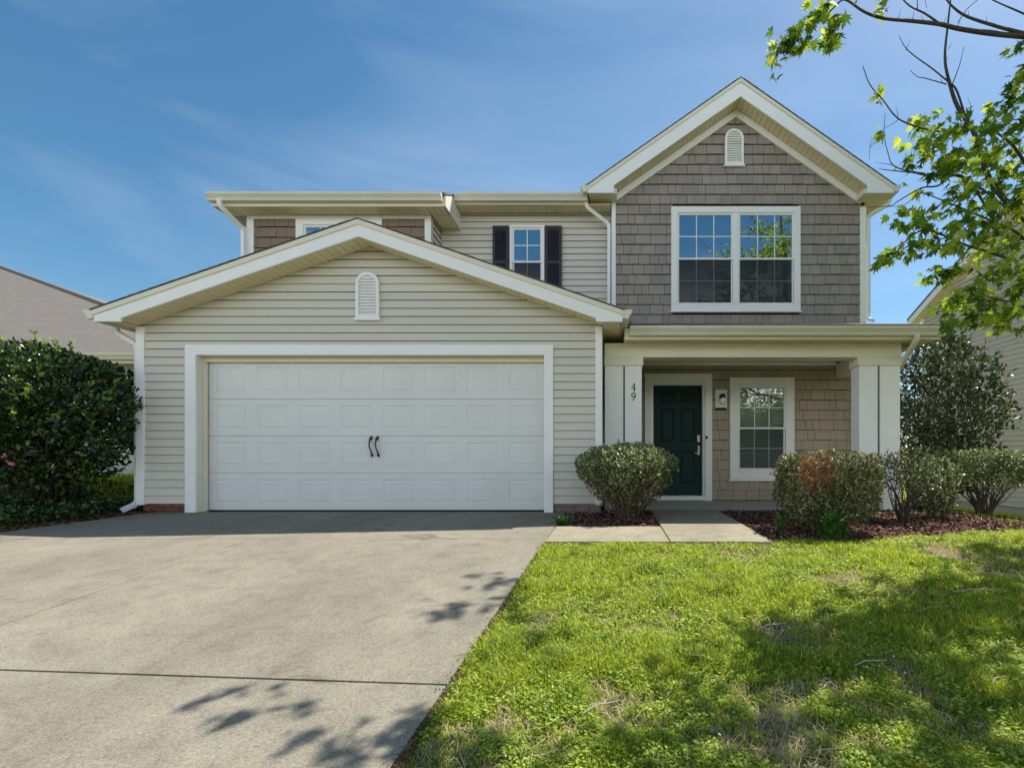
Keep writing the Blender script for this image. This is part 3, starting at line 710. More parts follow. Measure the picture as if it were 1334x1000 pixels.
# porch slab, beam, columns, ceiling
mb = MB(); mb.box(-.16, 4.42, 7.10, YW, -.14, .0); mb.box(.70, 1.62, YW+.0, YW+.15, -.1, .011); mb.build('porch_floor', 'slab', HS, bevel=.01)
mb = MB(); mb.box(.535, 1.49, 7.091, 7.099, -.1, -.006); mb.build('porch_floor', 'joint', HS)
mb = MB(); mb.box(-.14, 4.25, 7.15, 7.42, 2.25, 2.46); mb.build('porch_beam', 'cream', HS, bevel=.004)
for a, b in ((-.145, .432), (3.60, 4.255)): mb = MB(); mb.box(a, b, 7.143, 7.425, 2.125, 2.249); mb.build('beam_block', 'cream', HS, bevel=.004)
mb = MB(); mb.box(4.0, 4.24, 7.43, YW-.03, 2.22, 2.46); mb.build('side_beam', 'cream', HS, bevel=.004)
mb = MB(); mb.box(-.15, 4.0, YW-.05, YW-.013, 2.44, 2.50); mb.build('frieze_board', 'trim', HS, bevel=.003)
for a, b in ((-.136, .136), (.159, .409), (3.63, 3.905), (3.94, 4.235)):
    mb = MB(); mb.box(a, b, 7.16, 7.41, 0, 2.124); mb.build('column', 'trim', HS, bevel=.004)
for a, b in ((-.13, .40), (3.65, 4.22)): mb = MB(); mb.box(a, b, 7.2, 7.38, 0.002, 2.12); mb.build('column_core', 'black', HS)
flat_soffit(-.14, 4.3, 7.42, YW-.02, 2.505, 'x', 'cream')
flat_soffit(.14, 4.6, 6.90, 7.155, 2.462, 'x')
# porch roof
mb = MB(); mb.prism_x([(6.78, 2.60), (8.76, 3.17), (8.76, 3.21), (6.78, 2.635)], .24, 4.66); mb.build('porch_roof', 'rooftile', HS)
mb = MB(); mb.box(.15, 4.64, 6.87, 6.9, 2.44, 2.60); mb.prism([(4.62, 2.46), (4.645, 2.46), (4.645, 2.6), (4.62, 2.6)], 6.9, 8.8); mb.prism_x([(6.9, 2.46), (8.76, 2.46), (8.76, 3.16), (6.9, 2.6)], 4.5, 4.62); mb.build('eave_board', 'cream', HS, bevel=.003)
gutter((.22, 6.868, 2.605), (4.68, 6.868, 2.605), (0, -1, 0))
mb = MB(); mb.box(.03, 4.44, YW-.035, YW-.003, 3.15, 3.188); mb.build('flashing_shadow', 'black', HS)  # black strip: flashing with its shadow line put into the colour
spout([(4.26, 6.80, 2.5), (4.26, 6.81, 2.42), (4.275, 7.34, 2.05), (4.275, 7.34, .1)], 'gutter')
# house number digits
def digit(strokes, name):
    mb = MB()
    for pts, rad in strokes: mb.tube(pts, rad, 6)
    mb.build(name, 'black', HS, smooth=True)
nx, ny_ = .287, 7.153
digit([([(nx+.012, ny_, 1.86), (nx-.028, ny_, 1.785), (nx+.03, ny_, 1.785)], [.004, .004, .004]), ([(nx+.012, ny_, 1.865), (nx+.012, ny_, 1.75)], [.008, .007])], 'house_number')
ring_ = [(nx + .026*math.cos(t), ny_, 1.695 + .03*math.sin(t)) for t in [i*math.pi/8 for i in range(0, 17)]]
digit([(ring_, [.0045 + .003*abs(math.cos(i*math.pi/8)) for i in range(17)]), ([(nx+.026, ny_, 1.695), (nx+.024, ny_, 1.66), (nx+.004, ny_, 1.628), (nx-.016, ny_, 1.615)], [.007, .006, .005, .006])], 'house_number')

# ---- left upper section
mb = MB(); shakes(mb, const(-6.36, -3.22), YL, 3.0, 4.97, .1807, [(-5.5, -4.08, 3.9, 4.95)], seed=5); mb.build('upper_wall', 'shake_brown', HS)
mb = MB(); mb.face([(-6.36, YL+.004, 2.6), (-5.5, YL+.004, 2.6), (-5.5, YL+.004, 5), (-6.36, YL+.004, 5)]); mb.face([(-4.08, YL+.004, 2.6), (-3.2, YL+.004, 2.6), (-3.2, YL+.004, 5), (-4.08, YL+.004, 5)]); mb.face([(-5.5, YL+.004, 2.6), (-4.08, YL+.004, 2.6), (-4.08, YL+.004, 3.95), (-5.5, YL+.004, 3.95)])
mb.build('wall_backing', 'shadow_gap_back', HS)
mb = MB(lambda p: (-3.2 - p[1], YL + p[0], p[2])); lap(mb, const(0, YM-YL), 0, 3.0, 5.0, .1143); mb.build('upper_side_wall', 'siding', HS)
cb(-6.40, -6.28, YL, 2.6, 4.99); cb(-3.30, -3.19, YL, 2.6, 4.99)
mb = MB(); mb.box(-6.28, -5.54, YL-.035, YL-.004, 4.93, 4.99); mb.box(-4.04, -3.3, YL-.035, YL-.004, 4.93, 4.99); mb.box(-5.53, -4.05, YL-.034, YL-.004, 4.972, 4.99); mb.build('frieze_board', 'trim', HS, bevel=.003)
flat_soffit(-6.70, -2.87, 8.14, YL-.005, 4.995, 'x'); flat_soffit(-3.18, -2.855, YL, YM, 4.995, 'y')
mb = MB(); mb.box(-6.72, -2.85, 8.115, 8.14, 4.985, 5.15)
mb.prism_x([(8.115, 4.985), (8.95, 4.985), (8.95, 5.58), (8.115, 5.16)], -2.85, -2.825); mb.prism_x([(8.115, 4.985), (8.95, 4.985), (8.95, 5.58), (8.115, 5.16)], -6.745, -6.72)
mb.build('eave_board', 'cream', HS, bevel=.004)
gutter((-6.76, 8.113, 5.165), (-2.87, 8.113, 5.165), (0, -1, 0))
# middle section
mb = MB(); bk = MB(); lap(mb, const(-3.19, -.03), YM, 2.9, 5.28, .118, [(-1.90, -1.31, 3.74, 5.04)], backs=bk); bk.build('wall_backing', 'shadow_gap_back', HS); mb.build('upper_middle_wall', 'siding', HS)
flat_soffit(-2.82, -.06, 8.64, YM-.005, 5.29, 'x')
mb = MB(); mb.box(-2.82, -.46, 8.615, 8.64, 5.28, 5.42); mb.build('eave_board', 'cream', HS, bevel=.004)
gutter((-2.82, 8.613, 5.435), (-.47, 8.613, 5.435), (0, -1, 0))
for a, b in ((-2.235, -1.94), (-1.27, -.965)):
    mb = MB(); mb.box(a, b, YM-.045, YM-.025, 3.72, 5.04); mb.box(a, a+.05, YM-.06, YM-.045, 3.72, 5.04); mb.box(b-.05, b, YM-.06, YM-.045, 3.72, 5.04)
    for z in (3.72, 4.34, 4.98): mb.box(a+.05, b-.05, YM-.06, YM-.045, z, z+.06)
    z = 3.8
    while z < 4.96: mb.prism_x([(YM-.046, z), (YM-.057, z+.006), (YM-.046, z+.032)], a+.052, b-.052); z += .04
    mb.build('shutter', 'shutter', HS)
spout([(-6.55, 8.02, 5.06), (-6.55, 8.05, 4.95), (-6.42, 8.38, 4.72), (-6.42, 8.38, 3.2)])
# main roof planes
mb = MB()
zr = 7.35; yr = 12.5
mb.prism_x([(8.09, 5.165), (yr, 7.30), (17.4, 5.2), (17.4, 5.24), (yr, 7.34), (8.09, 5.205)], -6.76, -2.83)
mb.prism_x([(8.59, 5.425), (yr, 7.29), (17.4, 5.19), (17.4, 5.23), (yr, 7.33), (8.59, 5.455)], -2.828, -.3)
mb.prism_x([(9.6, 5.88), (yr, 7.28), (17.4, 5.18), (17.4, 5.22), (yr, 7.32), (9.6, 5.92)], -.299, 4.86)
mb.build('roof', 'rooftile', HS)
mb = MB(); mb.prism_x([(8.5, 5.15), (17, 5.15), (yr, 7.27)], -6.38, -6.33); mb.build('side_wall', 'siding_far', HS)

# ------------------------------------------------------------------ neighbour houses
NL = empty('neighbouring_house', (-13, 12, .3), 'single-storey house with a broad brown-grey shingle roof behind the left hedge shrub', 'house')
C = Vector((-7.67, 10.0, 2.9)); Uq = Vector((-22.9, 18, 7.95)); 
mb = MB()
A0 = Vector((-34, 10, 2.9)); A1 = Vector((-34, 18, 7.95))
def course_plane(mb, c, u, a0, a1, n):
    for i in range(n):
        t0, t1 = i/n, (i+1)/n
        pr0, pr1 = c.lerp(u, t0), c.lerp(u, t1); pl0, pl1 = a0.lerp(a1, t0), a0.lerp(a1, t1)
        up = Vector((0, -.001, .004))
        mb.face([pl0+up, pr0+up, pr1, pl1]); mb.face([pl0, pr0, pr0+up, pl0+up])
course_plane(mb, C, Uq, A0, A1, 66)
B0 = Vector((-7.67, 24, 2.9)); mb.face([C, B0, Uq]); mb.face([B0, Vector((-34, 26, 2.9)), A1, Uq])
mb.build('roof', 'rooftile_pale', NL)
mb = MB(); mb.tube([C+Vector((0, 0, .02)), C.lerp(Uq, .5)+Vector((0, 0, .02)), Uq+Vector((0, 0, .02))], .045, 6); mb.build('hip_cap', 'rooftile_pale', NL)
mb = MB(); lap(mb, const(-34, -8.0), 10.35, .3, 2.8, .1143); mb.build('wall', 'siding_far', NL)
mb = MB(lambda p: (-8.0 - p[1], 10.35 + p[0], p[2])); lap(mb, const(0, 14), 0, .2, 2.8, .1143); mb.build('wall', 'siding_far', NL)
mb = MB(); mb.box(-34, -7.7, 10.02, 10.34, 2.76, 2.78); mb.box(-34, -7.7, 10.0, 10.02, 2.74, 2.9); mb.build('soffit', 'cream', NL)
gutter((-34, 9.99, 2.92), (-7.67, 9.99, 2.92), (0, -1, 0), NL)
mb = MB(); mb.tube([(-8.05, 9.95, 2.8), (-8.1, 10.0, 2.7), (-8.05, 10.3, 2.4), (-8.05, 10.3, .3)], .045, 4); mb.build('downspout', 'trim', NL)
mb = MB(); mb.box(-34, -8.02, 10.36, 10.5, -.3, .3); mb.box(-8.2, -8.02, 10.4, 24, -.3, .3); mb.build('foundation', 'brick_red', NL)
mb = MB(); mb.box(-10.6, -9.5, 10.30, 10.36, .9, 2.3); nw = mb.build('window', 'trim', NL, bevel=.01)
mb = MB(); mb.box(-10.5, -9.6, 10.285, 10.30, 1.0, 2.2); mb.build('pane', 'shutter', nw)

NR = empty('neighbouring_house', (13, 10, -.6), 'tall cream-sided house with a plain gable wall behind the right-hand holly', 'house')
XN = 10.0
def nrx(p): return (XN + p[1], p[0], p[2])      # p = (along Y, depth, z), outward is -X
mb = MB(nrx)
yb, yf = 15.65, 4.0; ym_ = (yb+yf)/2
ze_ = .72 + 182/630*16
def zrn(y): return ze_ + (16.0 - y)*.41 if y > ym_ else ze_ + (16.0 - ym_)*.41 - (ym_-y)*.41
y2 = 2*ym_ - 16.0
def nr_x(z):
    h = max(0, (zrn(ym_) - .1 - z)/.41); return (max(yf, ym_-h), min(yb, ym_+h))
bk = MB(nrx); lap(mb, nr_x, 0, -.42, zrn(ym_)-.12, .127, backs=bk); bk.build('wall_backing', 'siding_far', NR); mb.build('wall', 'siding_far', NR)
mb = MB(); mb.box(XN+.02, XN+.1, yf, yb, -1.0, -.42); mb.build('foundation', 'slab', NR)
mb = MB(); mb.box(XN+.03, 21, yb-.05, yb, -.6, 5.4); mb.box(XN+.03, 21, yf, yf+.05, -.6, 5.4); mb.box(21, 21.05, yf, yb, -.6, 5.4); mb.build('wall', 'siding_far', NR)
mb = MB(); mb.prism_x([(16.0, zrn(16.0)), (ym_, zrn(ym_)), (y2, zrn(y2)), (y2, zrn(y2)+.05), (ym_, zrn(ym_)+.05), (16.0, zrn(16)+.05)], XN-.32, 22); mb.build('roof', 'rooftile', NR)
mb = MB(); d = .2; mb.prism_x([(16.0, zrn(16.0)-.002), (ym_, zrn(ym_)-.002), (y2, zrn(y2)-.002), (y2, zrn(y2)-d), (ym_, zrn(ym_)-d), (16.0, zrn(16)-d)], XN-.30, XN-.27); mb.build('fascia', 'trim', NR)
mb = MB(); d = .16; mb.prism_x([(16.0, zrn(16.0)-d), (ym_, zrn(ym_)-d), (y2, zrn(y2)-d), (y2, zrn(y2)-d-.02), (ym_, zrn(ym_)-d-.02), (16.0, zrn(16)-d-.02)], XN-.268, XN+.02); mb.build('soffit', 'soffit', NR)
mb = MB(); mb.box(XN-.03, XN+.04, yb-.05, yb+.03, -.45, 5.3); mb.build('corner_board', 'trim', NR)

# ------------------------------------------------------------------ plants
LM = {
 'tuft': leafmat('tuft_blade', [(.035, .09, .012), (.07, .16, .018), (.12, .23, .02), (.22, .34, .03)], .5, .35, .3),
 'box_sunlit': leafmat('boxwood_sunlit_tip', [(.20, .24, .09), (.34, .38, .17), (.46, .48, .28)], .45, .3, .4),  # lighter leaf colour paints the sun on the boxwood tops
 'twiggy': leafmat('withered_leaf', [(.10, .08, .045), (.20, .16, .09), (.28, .23, .14), (.14, .15, .06)], .8, .15, .2),
 'sunny': leafmat('camellia_sunlit_leaf', [(.10, .20, .02), (.20, .34, .03), (.32, .44, .06)], .4, .4, .4),  # yellow-green paints sunlight onto the camellia's upper sprigs
 'box': leafmat('boxwood_leaf', [(.04, .065, .022), (.10, .135, .04), (.22, .26, .09), (.42, .46, .24)], .35, .25, .6),
 'box_dark': leafmat('boxwood_dark_leaf', [(.025, .045, .015), (.06, .09, .028), (.15, .18, .06), (.32, .34, .18)], .5, .2, .4),
 'dead': leafmat('dead_leaf', [(.18, .075, .035), (.30, .12, .055), (.40, .20, .09), (.16, .08, .04)], .8, .2, .2),
 'holly': leafmat('holly_leaf', [(.03, .055, .02), (.06, .10, .035), (.085, .12, .045), (.17, .21, .09)], .45, .12, .4),
 'camellia': leafmat('camellia_leaf', [(.008, .022, .007), (.014, .038, .009), (.03, .075, .014), (.15, .25, .035)], .3, .15, .5),
 'maple': leafmat('maple_leaf', [(.035, .085, .012), (.10, .19, .02), (.24, .34, .03), (.42, .48, .05)], .6, .55, .25),
 'weed': leafmat('weed_leaf', [(.04, .12, .02), (.07, .18, .03), (.05, .15, .04)], .5, .3),
 'grass': leafmat('grass_blade', [(.09, .16, .015), (.21, .30, .02), (.36, .45, .025), (.47, .53, .04), (.58, .58, .16)], .5, .4, .3),
 'straw': leafmat('straw_blade', [(.45, .37, .22), (.58, .49, .31), (.38, .28, .17)], .8, .2, .2),
 'clover': leafmat('clover_leaf', [(.14, .24, .02), (.30, .42, .04), (.46, .54, .10)], .5, .3, .3),
 'mulch': leafmat('mulch_chip', [(.035, .016, .013), (.095, .043, .034), (.19, .095, .075), (.32, .19, .16)], .9, 0, .2),
 'litter': leafmat('leaf_litter', [(.06, .035, .02), (.12, .07, .035), (.20, .13, .06), (.05, .05, .02)], .9, 0, .2),
 'far': leafmat('far_leaf', [(.06, .13, .02), (.11, .21, .03), (.17, .29, .05)], .5, .3, .3),
 'pink': leafmat('pink_petal', [(.55, .10, .22), (.7, .3, .4)], .5, .3),
 'white': leafmat('white_petal', [(.8, .8, .75), (.7, .7, .6)], .5, .3),
}
for k, v in LM.items(): M['L_' + k] = v

def bush(name, loc, prof, leaf, n, size, label, cat='shrub', group=None, twigs=40, sx=1, sy=1, shell=.62, low=0, extra=None, boxy=0, twig_mat='twig', seed=0, lump=.12, twig_r=.004, reach=.9, sprigs=0, sprig_len=.15, sunlit_sprigs=None, extra_label='patch of rusty brown dead leaves', base_r=.05):
    rng = np.random.default_rng(seed + 5)
    root = empty(name, loc, label, cat, group)
    H = np.array([p[0] for p in prof]); Rr = np.array([p[1] for p in prof]); L0 = np.array(loc)
    def gen(n_, cond=None):
        h = rng.uniform(H[0], H[-1], n_*4); r = np.interp(h, H, Rr)
        keep = rng.uniform(0, 1, len(h)) < (r/Rr.max())**1.3 * (1 if not low else np.clip((h-H[0])/(low), .12, 1))
        h, r = h[keep][:n_], r[keep][:n_]
        a = rng.uniform(0, 2*np.pi, len(h))
        q = rng.uniform(0, 1, len(h))**.5; q = shell + (1-shell)*q if shell > 0 else q
        inner = rng.uniform(0, 1, len(h)) < .22; q = np.where(inner, rng.uniform(.1, 1, len(h)), q)
        lum = 1 + lump*(vnoise(a*2.6+seed, h*5.0, seed)*2-1) + lump*.6*(vnoise(a*7+seed, h*13, seed+3)*2-1)
        ca, sa = np.cos(a), np.sin(a)
        if boxy: den = (np.abs(ca)**boxy + np.abs(sa)**boxy)**(1/boxy); ca, sa = ca/den, sa/den
        lum = np.minimum(lum*q, 1.08)/np.maximum(q, 1e-6)
        x = ca*r*q*lum*sx; y = sa*r*q*lum*sy
        z = h + .03*(vnoise(x*9+3, y*9, seed+8)-.5)*2*(h/H[-1])
        P = np.stack([x, y, z], 1)
        # outward-ish normals
        Nn = np.stack([ca*1.0, sa*1.0, (h-H.mean())/(H[-1]-H[0])*2.0+.3], 1)
        return P, Nn
    P, Nn = gen(n)
    D = Nn*.7 + rng.normal(0, .75, P.shape) + np.array([0, 0, .35]); U = Nn + rng.normal(0, .6, P.shape) + np.array([0, 0, .6])
    S = size*rng.uniform(.6, 1.25, len(P))
    V, F = leaves(P + L0, D, U, S, OVAL)
    if extra:   # dead patch: leaves inside sphere moved to a second mesh
        c, rad, m2 = extra
        w_ = np.linalg.norm((P - np.array(c))/np.array(rad), axis=1) + rng.normal(0, .18, len(P)) < 1
        w_ |= rng.uniform(0, 1, len(P)) < .08
        V2, F2 = leaves(P[w_] + L0, D[w_], U[w_], S[w_], OVAL); V, F = leaves(P[~w_] + L0, D[~w_], U[~w_], S[~w_], OVAL)
        o = npmesh('dead_foliage', V2, F2, 'L_' + m2, root); o['label'] = extra_label
    mb = MB()
    FV, FF_ = V, F
    if sprigs:
        SP, SD = [], []
        for i in range(sprigs):
            hh = H[0] + (H[-1]-H[0])*rng.uniform(.25, 1)**.6; a = rng.uniform(0, 6.283); r0 = np.interp(hh, H, Rr)*rng.uniform(.75, .95)
            b0 = np.array([math.cos(a)*r0*sx, math.sin(a)*r0*sy, hh*.97]); d = np.array([math.cos(a)*(1-hh/H[-1])*1.3, math.sin(a)*(1-hh/H[-1])*1.3, .35+hh/H[-1]]) + rng.normal(0, .35, 3); d /= np.linalg.norm(d)
            ln = sprig_len*rng.uniform(.5, 1.5); m_ = 9
            t = np.linspace(.1, 1, m_)[:, None]; SP.append(b0 + d*t*ln); SD.append(np.repeat(d[None], m_, 0))
            mb.tube([Vector(b0 + L0), Vector(b0 + d*ln*.97 + L0)], [twig_r*.8, twig_r*.4], 4)
        SP = np.concatenate(SP); SD = np.concatenate(SD)*.8 + rng.normal(0, .8, (len(SP), 3))
        V, F = leaves(SP + L0, SD, rng.normal(0, .6, SP.shape) + np.array([0, 0, .8]), size*rng.uniform(.6, 1.2, len(SP)), OVAL)
        if sunlit_sprigs: npmesh('sunlit_sprigs', V, F, 'L_' + sunlit_sprigs, root)  # sprig leaves whose lighter colour stands in for sunlight
        else: FF_ = np.concatenate([FF_, F + len(FV)]); FV = np.concatenate([FV, V])
    npmesh('foliage', FV, FF_, 'L_' + leaf, root)
    for i in range(twigs):
        a = rng.uniform(0, 2*math.pi); hh = rng.uniform(.5, reach)*H[-1]; rr = np.interp(hh, H, Rr)*rng.uniform(.05, .97)**.7
        a0 = a + rng.normal(0, .9); br = base_r*rng.uniform(.1, 1)
        e = Vector((math.cos(a)*rr*sx, math.sin(a)*rr*sy, hh)); b = Vector((math.cos(a0)*br, math.sin(a0)*br, -.05)); LL = Vector(loc); ns = 6; pts = [b]; q = Vector((0, 0, 0)); amp = .05*H[-1]
        for kk in range(1, ns):
            t = kk/ns; q += Vector((rng.normal(0, amp), rng.normal(0, amp), rng.normal(0, amp*.4)))*.6
            p = b.lerp(e, t); p.z = b.z + (e.z-b.z)*t**.8; pts.append(p + q*math.sin(math.pi*t))
        pts.append(e); th = twig_r*rng.uniform(.6, 1.5)
        mb.tube([LL+p for p in pts], [th*(2.0 - 1.6*i_/ns) for i_ in range(ns+1)], 5)
        for kk in (2, 3, 4):
            if rng.uniform() < .6:
                m1 = pts[kk]; dd = Vector((rng.normal(0, .16), rng.normal(0, .16), rng.uniform(.05, .25)))*max(.4, H[-1]*.7); mb.tube([LL+m1, LL+m1+dd*.5+Vector((0, 0, .02)), LL+m1+dd], [th*.9, th*.6, th*.3], 4)
    mb.build('stems', twig_mat, root)
    return root

def G(x, y): return float(gz(x, y))
bush('boxwood_bush', (.17, 6.3, -.02), [(.06, .22), (.22, .36), (.42, .50), (.58, .60), (.72, .63), (.82, .56), (.90, .40), (.95, .1)], 'box', 15000, .034,
     'clipped vase-shaped boxwood with bare woody lower stems beside the path and left columns', 'bush', twigs=230, low=.55, seed=1, twig_mat='twig', reach=.88, twig_r=.0032, base_r=.17, sprigs=260, sprig_len=.06, sunlit_sprigs='box_sunlit', lump=.16, extra=((0, 0, .26), (.6, .6, .26), 'twiggy'), extra_label='sparse brown withered lower leaves')
bush('boxwood_bush', (2.30, 5.25, -.04), [(.04, .26), (.18, .40), (.36, .47), (.6, .50), (.74, .47), (.81, .40), (.84, .15)], 'box_dark', 15000, .032,
     'boxy clipped bush with a rusty brown dead patch, below the porch window', 'bush', twigs=120, low=.3, boxy=3.2, seed=2, extra=((-.27, -.44, .65), (.17, .32, .20), 'dead'), lump=.13, sprigs=200, sprig_len=.06, sunlit_sprigs='box_sunlit', base_r=.16)
bush('boxwood_bush', (5.42, 7.1, G(5.42, 7.1)-.02), [(.36, .28), (.48, .46), (.66, .54), (.82, .54), (.92, .44), (.96, .1)], 'box', 7500, .042,
     'flat-topped clipped bush on several bare dark trunks at the right end of the mulch bed', 'bush', twigs=34, low=.3, seed=3, twig_r=.006, lump=.2, base_r=.09, sprigs=60, sprig_len=.08)
bush('open_shrub', (3.62, 6.05, -.06), [(.38, .14), (.5, .26), (.62, .32), (.74, .34), (.82, .28), (.87, .1)], 'box_dark', 1700, .038,
     'thin open bush with bare forked stems in front of the right porch column', 'shrub', twigs=22, low=.2, seed=4, twig_r=.005, lump=.3, reach=.85, base_r=.05, sprigs=25, sprig_len=.1)
bush('open_shrub', (4.22, 6.3, -.07), [(.08, .12), (.3, .20), (.5, .26), (.7, .24), (.8, .12)], 'box', 1500, .038,
     'small yellow-green straggly shrub just right of the right porch column', 'shrub', twigs=36, seed=5, twig_r=.004, lump=.3, base_r=.1, sprigs=30, sprig_len=.12)
bush('open_shrub', (4.85, 7.4, -.1), [(.05, .2), (.4, .34), (.7, .36), (.95, .25), (1.0, .1)], 'holly', 3800, .05,
     'low dark shrub tucked beneath the holly between two clipped bushes', 'shrub', twigs=30, seed=15, twig_r=.005, lump=.2)
bush('holly_shrub', (5.75, 8.5, G(5.75, 8.5)), [(.3, .45), (.6, .82), (.9, .98), (1.3, 1.0), (1.7, 1.12), (2.05, .9), (2.4, .82), (2.75, .5), (3.0, .12)], 'holly', 6800, .08,
     'tall loose dark glossy holly standing beside the right corner of the house', 'shrub', twigs=70, seed=6, twig_r=.007, lump=.5, sx=1.0, sy=.8, shell=.4, sprigs=150, sprig_len=.36, base_r=.2)
LB = bush('camellia_shrub', (-7.92, 6.5, G(-7.9, 6.5)), [(.08, .3), (.4, .85), (.8, 1.15), (1.35, 1.24), (1.7, 1.15), (1.95, .9), (2.15, .2)], 'camellia', 24000, .065,
     'big dense dark green shrub with pink flowers left of the garage', 'shrub', twigs=70, seed=7, twig_mat='bark', twig_r=.012, lump=.3, sx=1.0, sy=.85, shell=.5, low=.5, sprigs=110, sprig_len=.2, sunlit_sprigs='sunny', base_r=.15)
rng = np.random.default_rng(3)
P = np.array([(-7.0, 5.55, .78), (-6.92, 5.52, .72), (-6.85, 5.5, .68)]); 
for k, p in enumerate(P):
    n_ = 9; V, F = leaves(np.repeat(p[None], n_, 0), rng.normal(0, 1, (n_, 3)), rng.normal(0, 1, (n_, 3)), np.full(n_, .032), OVAL); o = npmesh('flower', V, F, 'L_pink', LB)

# small leafy plant at the foot of the brown-patched bush
def rosette(name, loc, n, size, label, leafm='weed', up=.8, spread=.12, group=None, cat='plant'):
    root = empty(name, loc, label, cat, group); rng = np.random.default_rng(int(abs(loc[0])*1000))
    a = rng.uniform(0, 6.283, n); t = rng.uniform(0, 1, n)
    P = np.stack([np.cos(a)*spread*t, np.sin(a)*spread*t, rng.uniform(0, up*.25, n)], 1) + np.array(loc)
    D = np.stack([np.cos(a)*.8, np.sin(a)*.8, rng.uniform(.3, 1.4, n)], 1); U = np.stack([-np.cos(a), -np.sin(a), np.full(n, .8)], 1) + rng.normal(0, .2, (n, 3))
    V, F = leaves(P, D, U, size*rng.uniform(.6, 1.2, n), OVAL); npmesh('foliage', V, F, 'L_' + leafm, root)
    mb = MB()
    for i in range(8): mb.tube([Vector(loc)-Vector((0, 0, .02)), Vector(P[i])+Vector((0, 0, .05))], .003, 4)
    mb.build('stems', 'L_weed', root)
    return root
rosette('leafy_plant', (2.14, 4.72, -.05), 420, .055, 'bright green leafy plant growing at the foot of the brown-patched bush', up=1.0, spread=.17)
rosette('leafy_plant', (1.72, 5.0, -.05), 60, .05, 'small green weed in the mulch beside the path corner', spread=.07)
rosette('leafy_plant', (-.60, 5.62, -.03), 130, .045, 'patch of green weeds where the path meets the driveway by the garage corner', spread=.12, up=.4)

# ------------------------------------------------------------------ ground cover
def in_lawn(x, y):
    edge = -.66 - .10*np.maximum(0, 4.55-y)/2.6
    ok = (x > edge + .03 - .07*vnoise(y*9, y*0+3, 4)*vnoise(y*3, y*0+1, 9)) & (y < 4.55) & (y > .6)
    # right of the path the lawn reaches back to the bed
    bed = 4.62 + .45*sst(2.3, 3.2, x) + .55*sst(3.2, 5.5, x) + .05*np.sin(x*5)
    ok |= (x > 1.52) & (y >= 4.55) & (y < bed)
    return ok
def in_bed(x, y):
    bed = 4.62 + .45*sst(2.3, 3.2, x) + .55*sst(3.2, 5.5, x) + .05*np.sin(x*5)
    right = (x > 1.51) & (y > bed - .05) & (y < 7.09) & (x < 6.2)
    right |= (x > 4.3) & (x < 6.4) & (y >= 7.0) & (y < 7.9)
    left = (x > -.66 + .10*np.sin(y*6)) & (x < .53) & (y > 5.5) & (y < 7.09)
    return right | (left & (y < 6.78)) | (left & (x > -.15))
def sample(n, x0, x1, y0, y1, fn, seed, p=1.6):
    rng = np.random.default_rng(seed); X = []; Y = []; c = 0
    while c < n:
        x = rng.uniform(x0, x1, n); y = rng.uniform(y0, y1, n)
        k = fn(x, y) & (rng.uniform(0, 1, n) < (y0/y)**p) & (x < .92*y + .5) & (x > -1.3*y - .3)
        X.append(x[k]); Y.append(y[k]); c += k.sum()
    return np.concatenate(X)[:n], np.concatenate(Y)[:n], rng
def patch(x, y):   # 0 bare .. 1 lush
    v = .42*vnoise(x*1.7+4, y*2.1, 1) + .34*vnoise(x*4.3, y*5.0, 2) + .24*vnoise(x*11, y*12, 5)
    v = v - .09*sst(3.2, 1.6, y)*sst(1.6, .2, x) - .25*np.exp(-((x-3.9)/.9)**2-((y-4.2)/.5)**2)
    return v
def blades(name, n, seed, hgt, wid, m, label, cat, thr, y0=1.15, lean=.5, below=False, p=1.3, clump=False):
    x, y, rng = sample(int(n*1.4), -1.0, 6.3, y0, 5.7, in_lawn, seed, p)
    v = patch(x, y) + rng.normal(0, .05, len(x)); k = (v < thr) if below else (v > thr)
    if clump: k = (vnoise(x*6.5+9, y*7, 31)*.7 + vnoise(x*17, y*18, 12)*.3 + rng.normal(0, .03, len(x)) > .66)
    x, y, v = x[k], y[k], v[k]; n = len(x)
    z = gz(x, y) - .035
    a = rng.uniform(0, 6.283, n); h = hgt*rng.uniform(.45, 1.3, n)*(1 + .10*y); 
    if not below: h *= .5 + 1.3*np.clip((v-.3)*2.2, 0, 1)
    wv = wid*rng.uniform(.6, 1.3, n)*(.7 + .22*y)
    dx, dy_ = np.cos(a), np.sin(a); le = lean*rng.uniform(.1, 1.5, n)*h
    B = np.stack([x, y, z], 1); Sd = np.stack([-dy_*wv, dx*wv, 0*wv], 1)
    M1 = B + np.stack([dx*le*.35, dy_*le*.35, h*.6], 1); T = B + np.stack([dx*le, dy_*le, h*np.where(below, .75, 1)], 1)
    V = np.stack([B-Sd, B+Sd, M1+Sd*.8, M1-Sd*.8, T], 1).reshape(-1, 3)
    b_ = (np.arange(n)*5)[:, None, None]; F = (np.array([(0, 1, 2), (0, 2, 3), (3, 2, 4)])[None] + b_).reshape(-1, 3)
    o = npmesh(name, V, F, m); tag(o, label, cat, kind='stuff'); return o
blades('grass', 250000, 21, .027, .0021, 'L_grass', 'short bright green lawn grass right of the driveway', 'grass', .31, lean=1.0)
blades('grass_tufts', 90000, 29, .034, .0022, 'L_tuft', 'darker longer grass tufts clumped through the lawn', 'grass', .3, lean=.8, clump=True)
blades('dry_grass', 40000, 22, .028, .0013, 'L_straw', 'dry straw-coloured grass between green tufts in the lawn', 'grass', .38, lean=1.6, below=True)
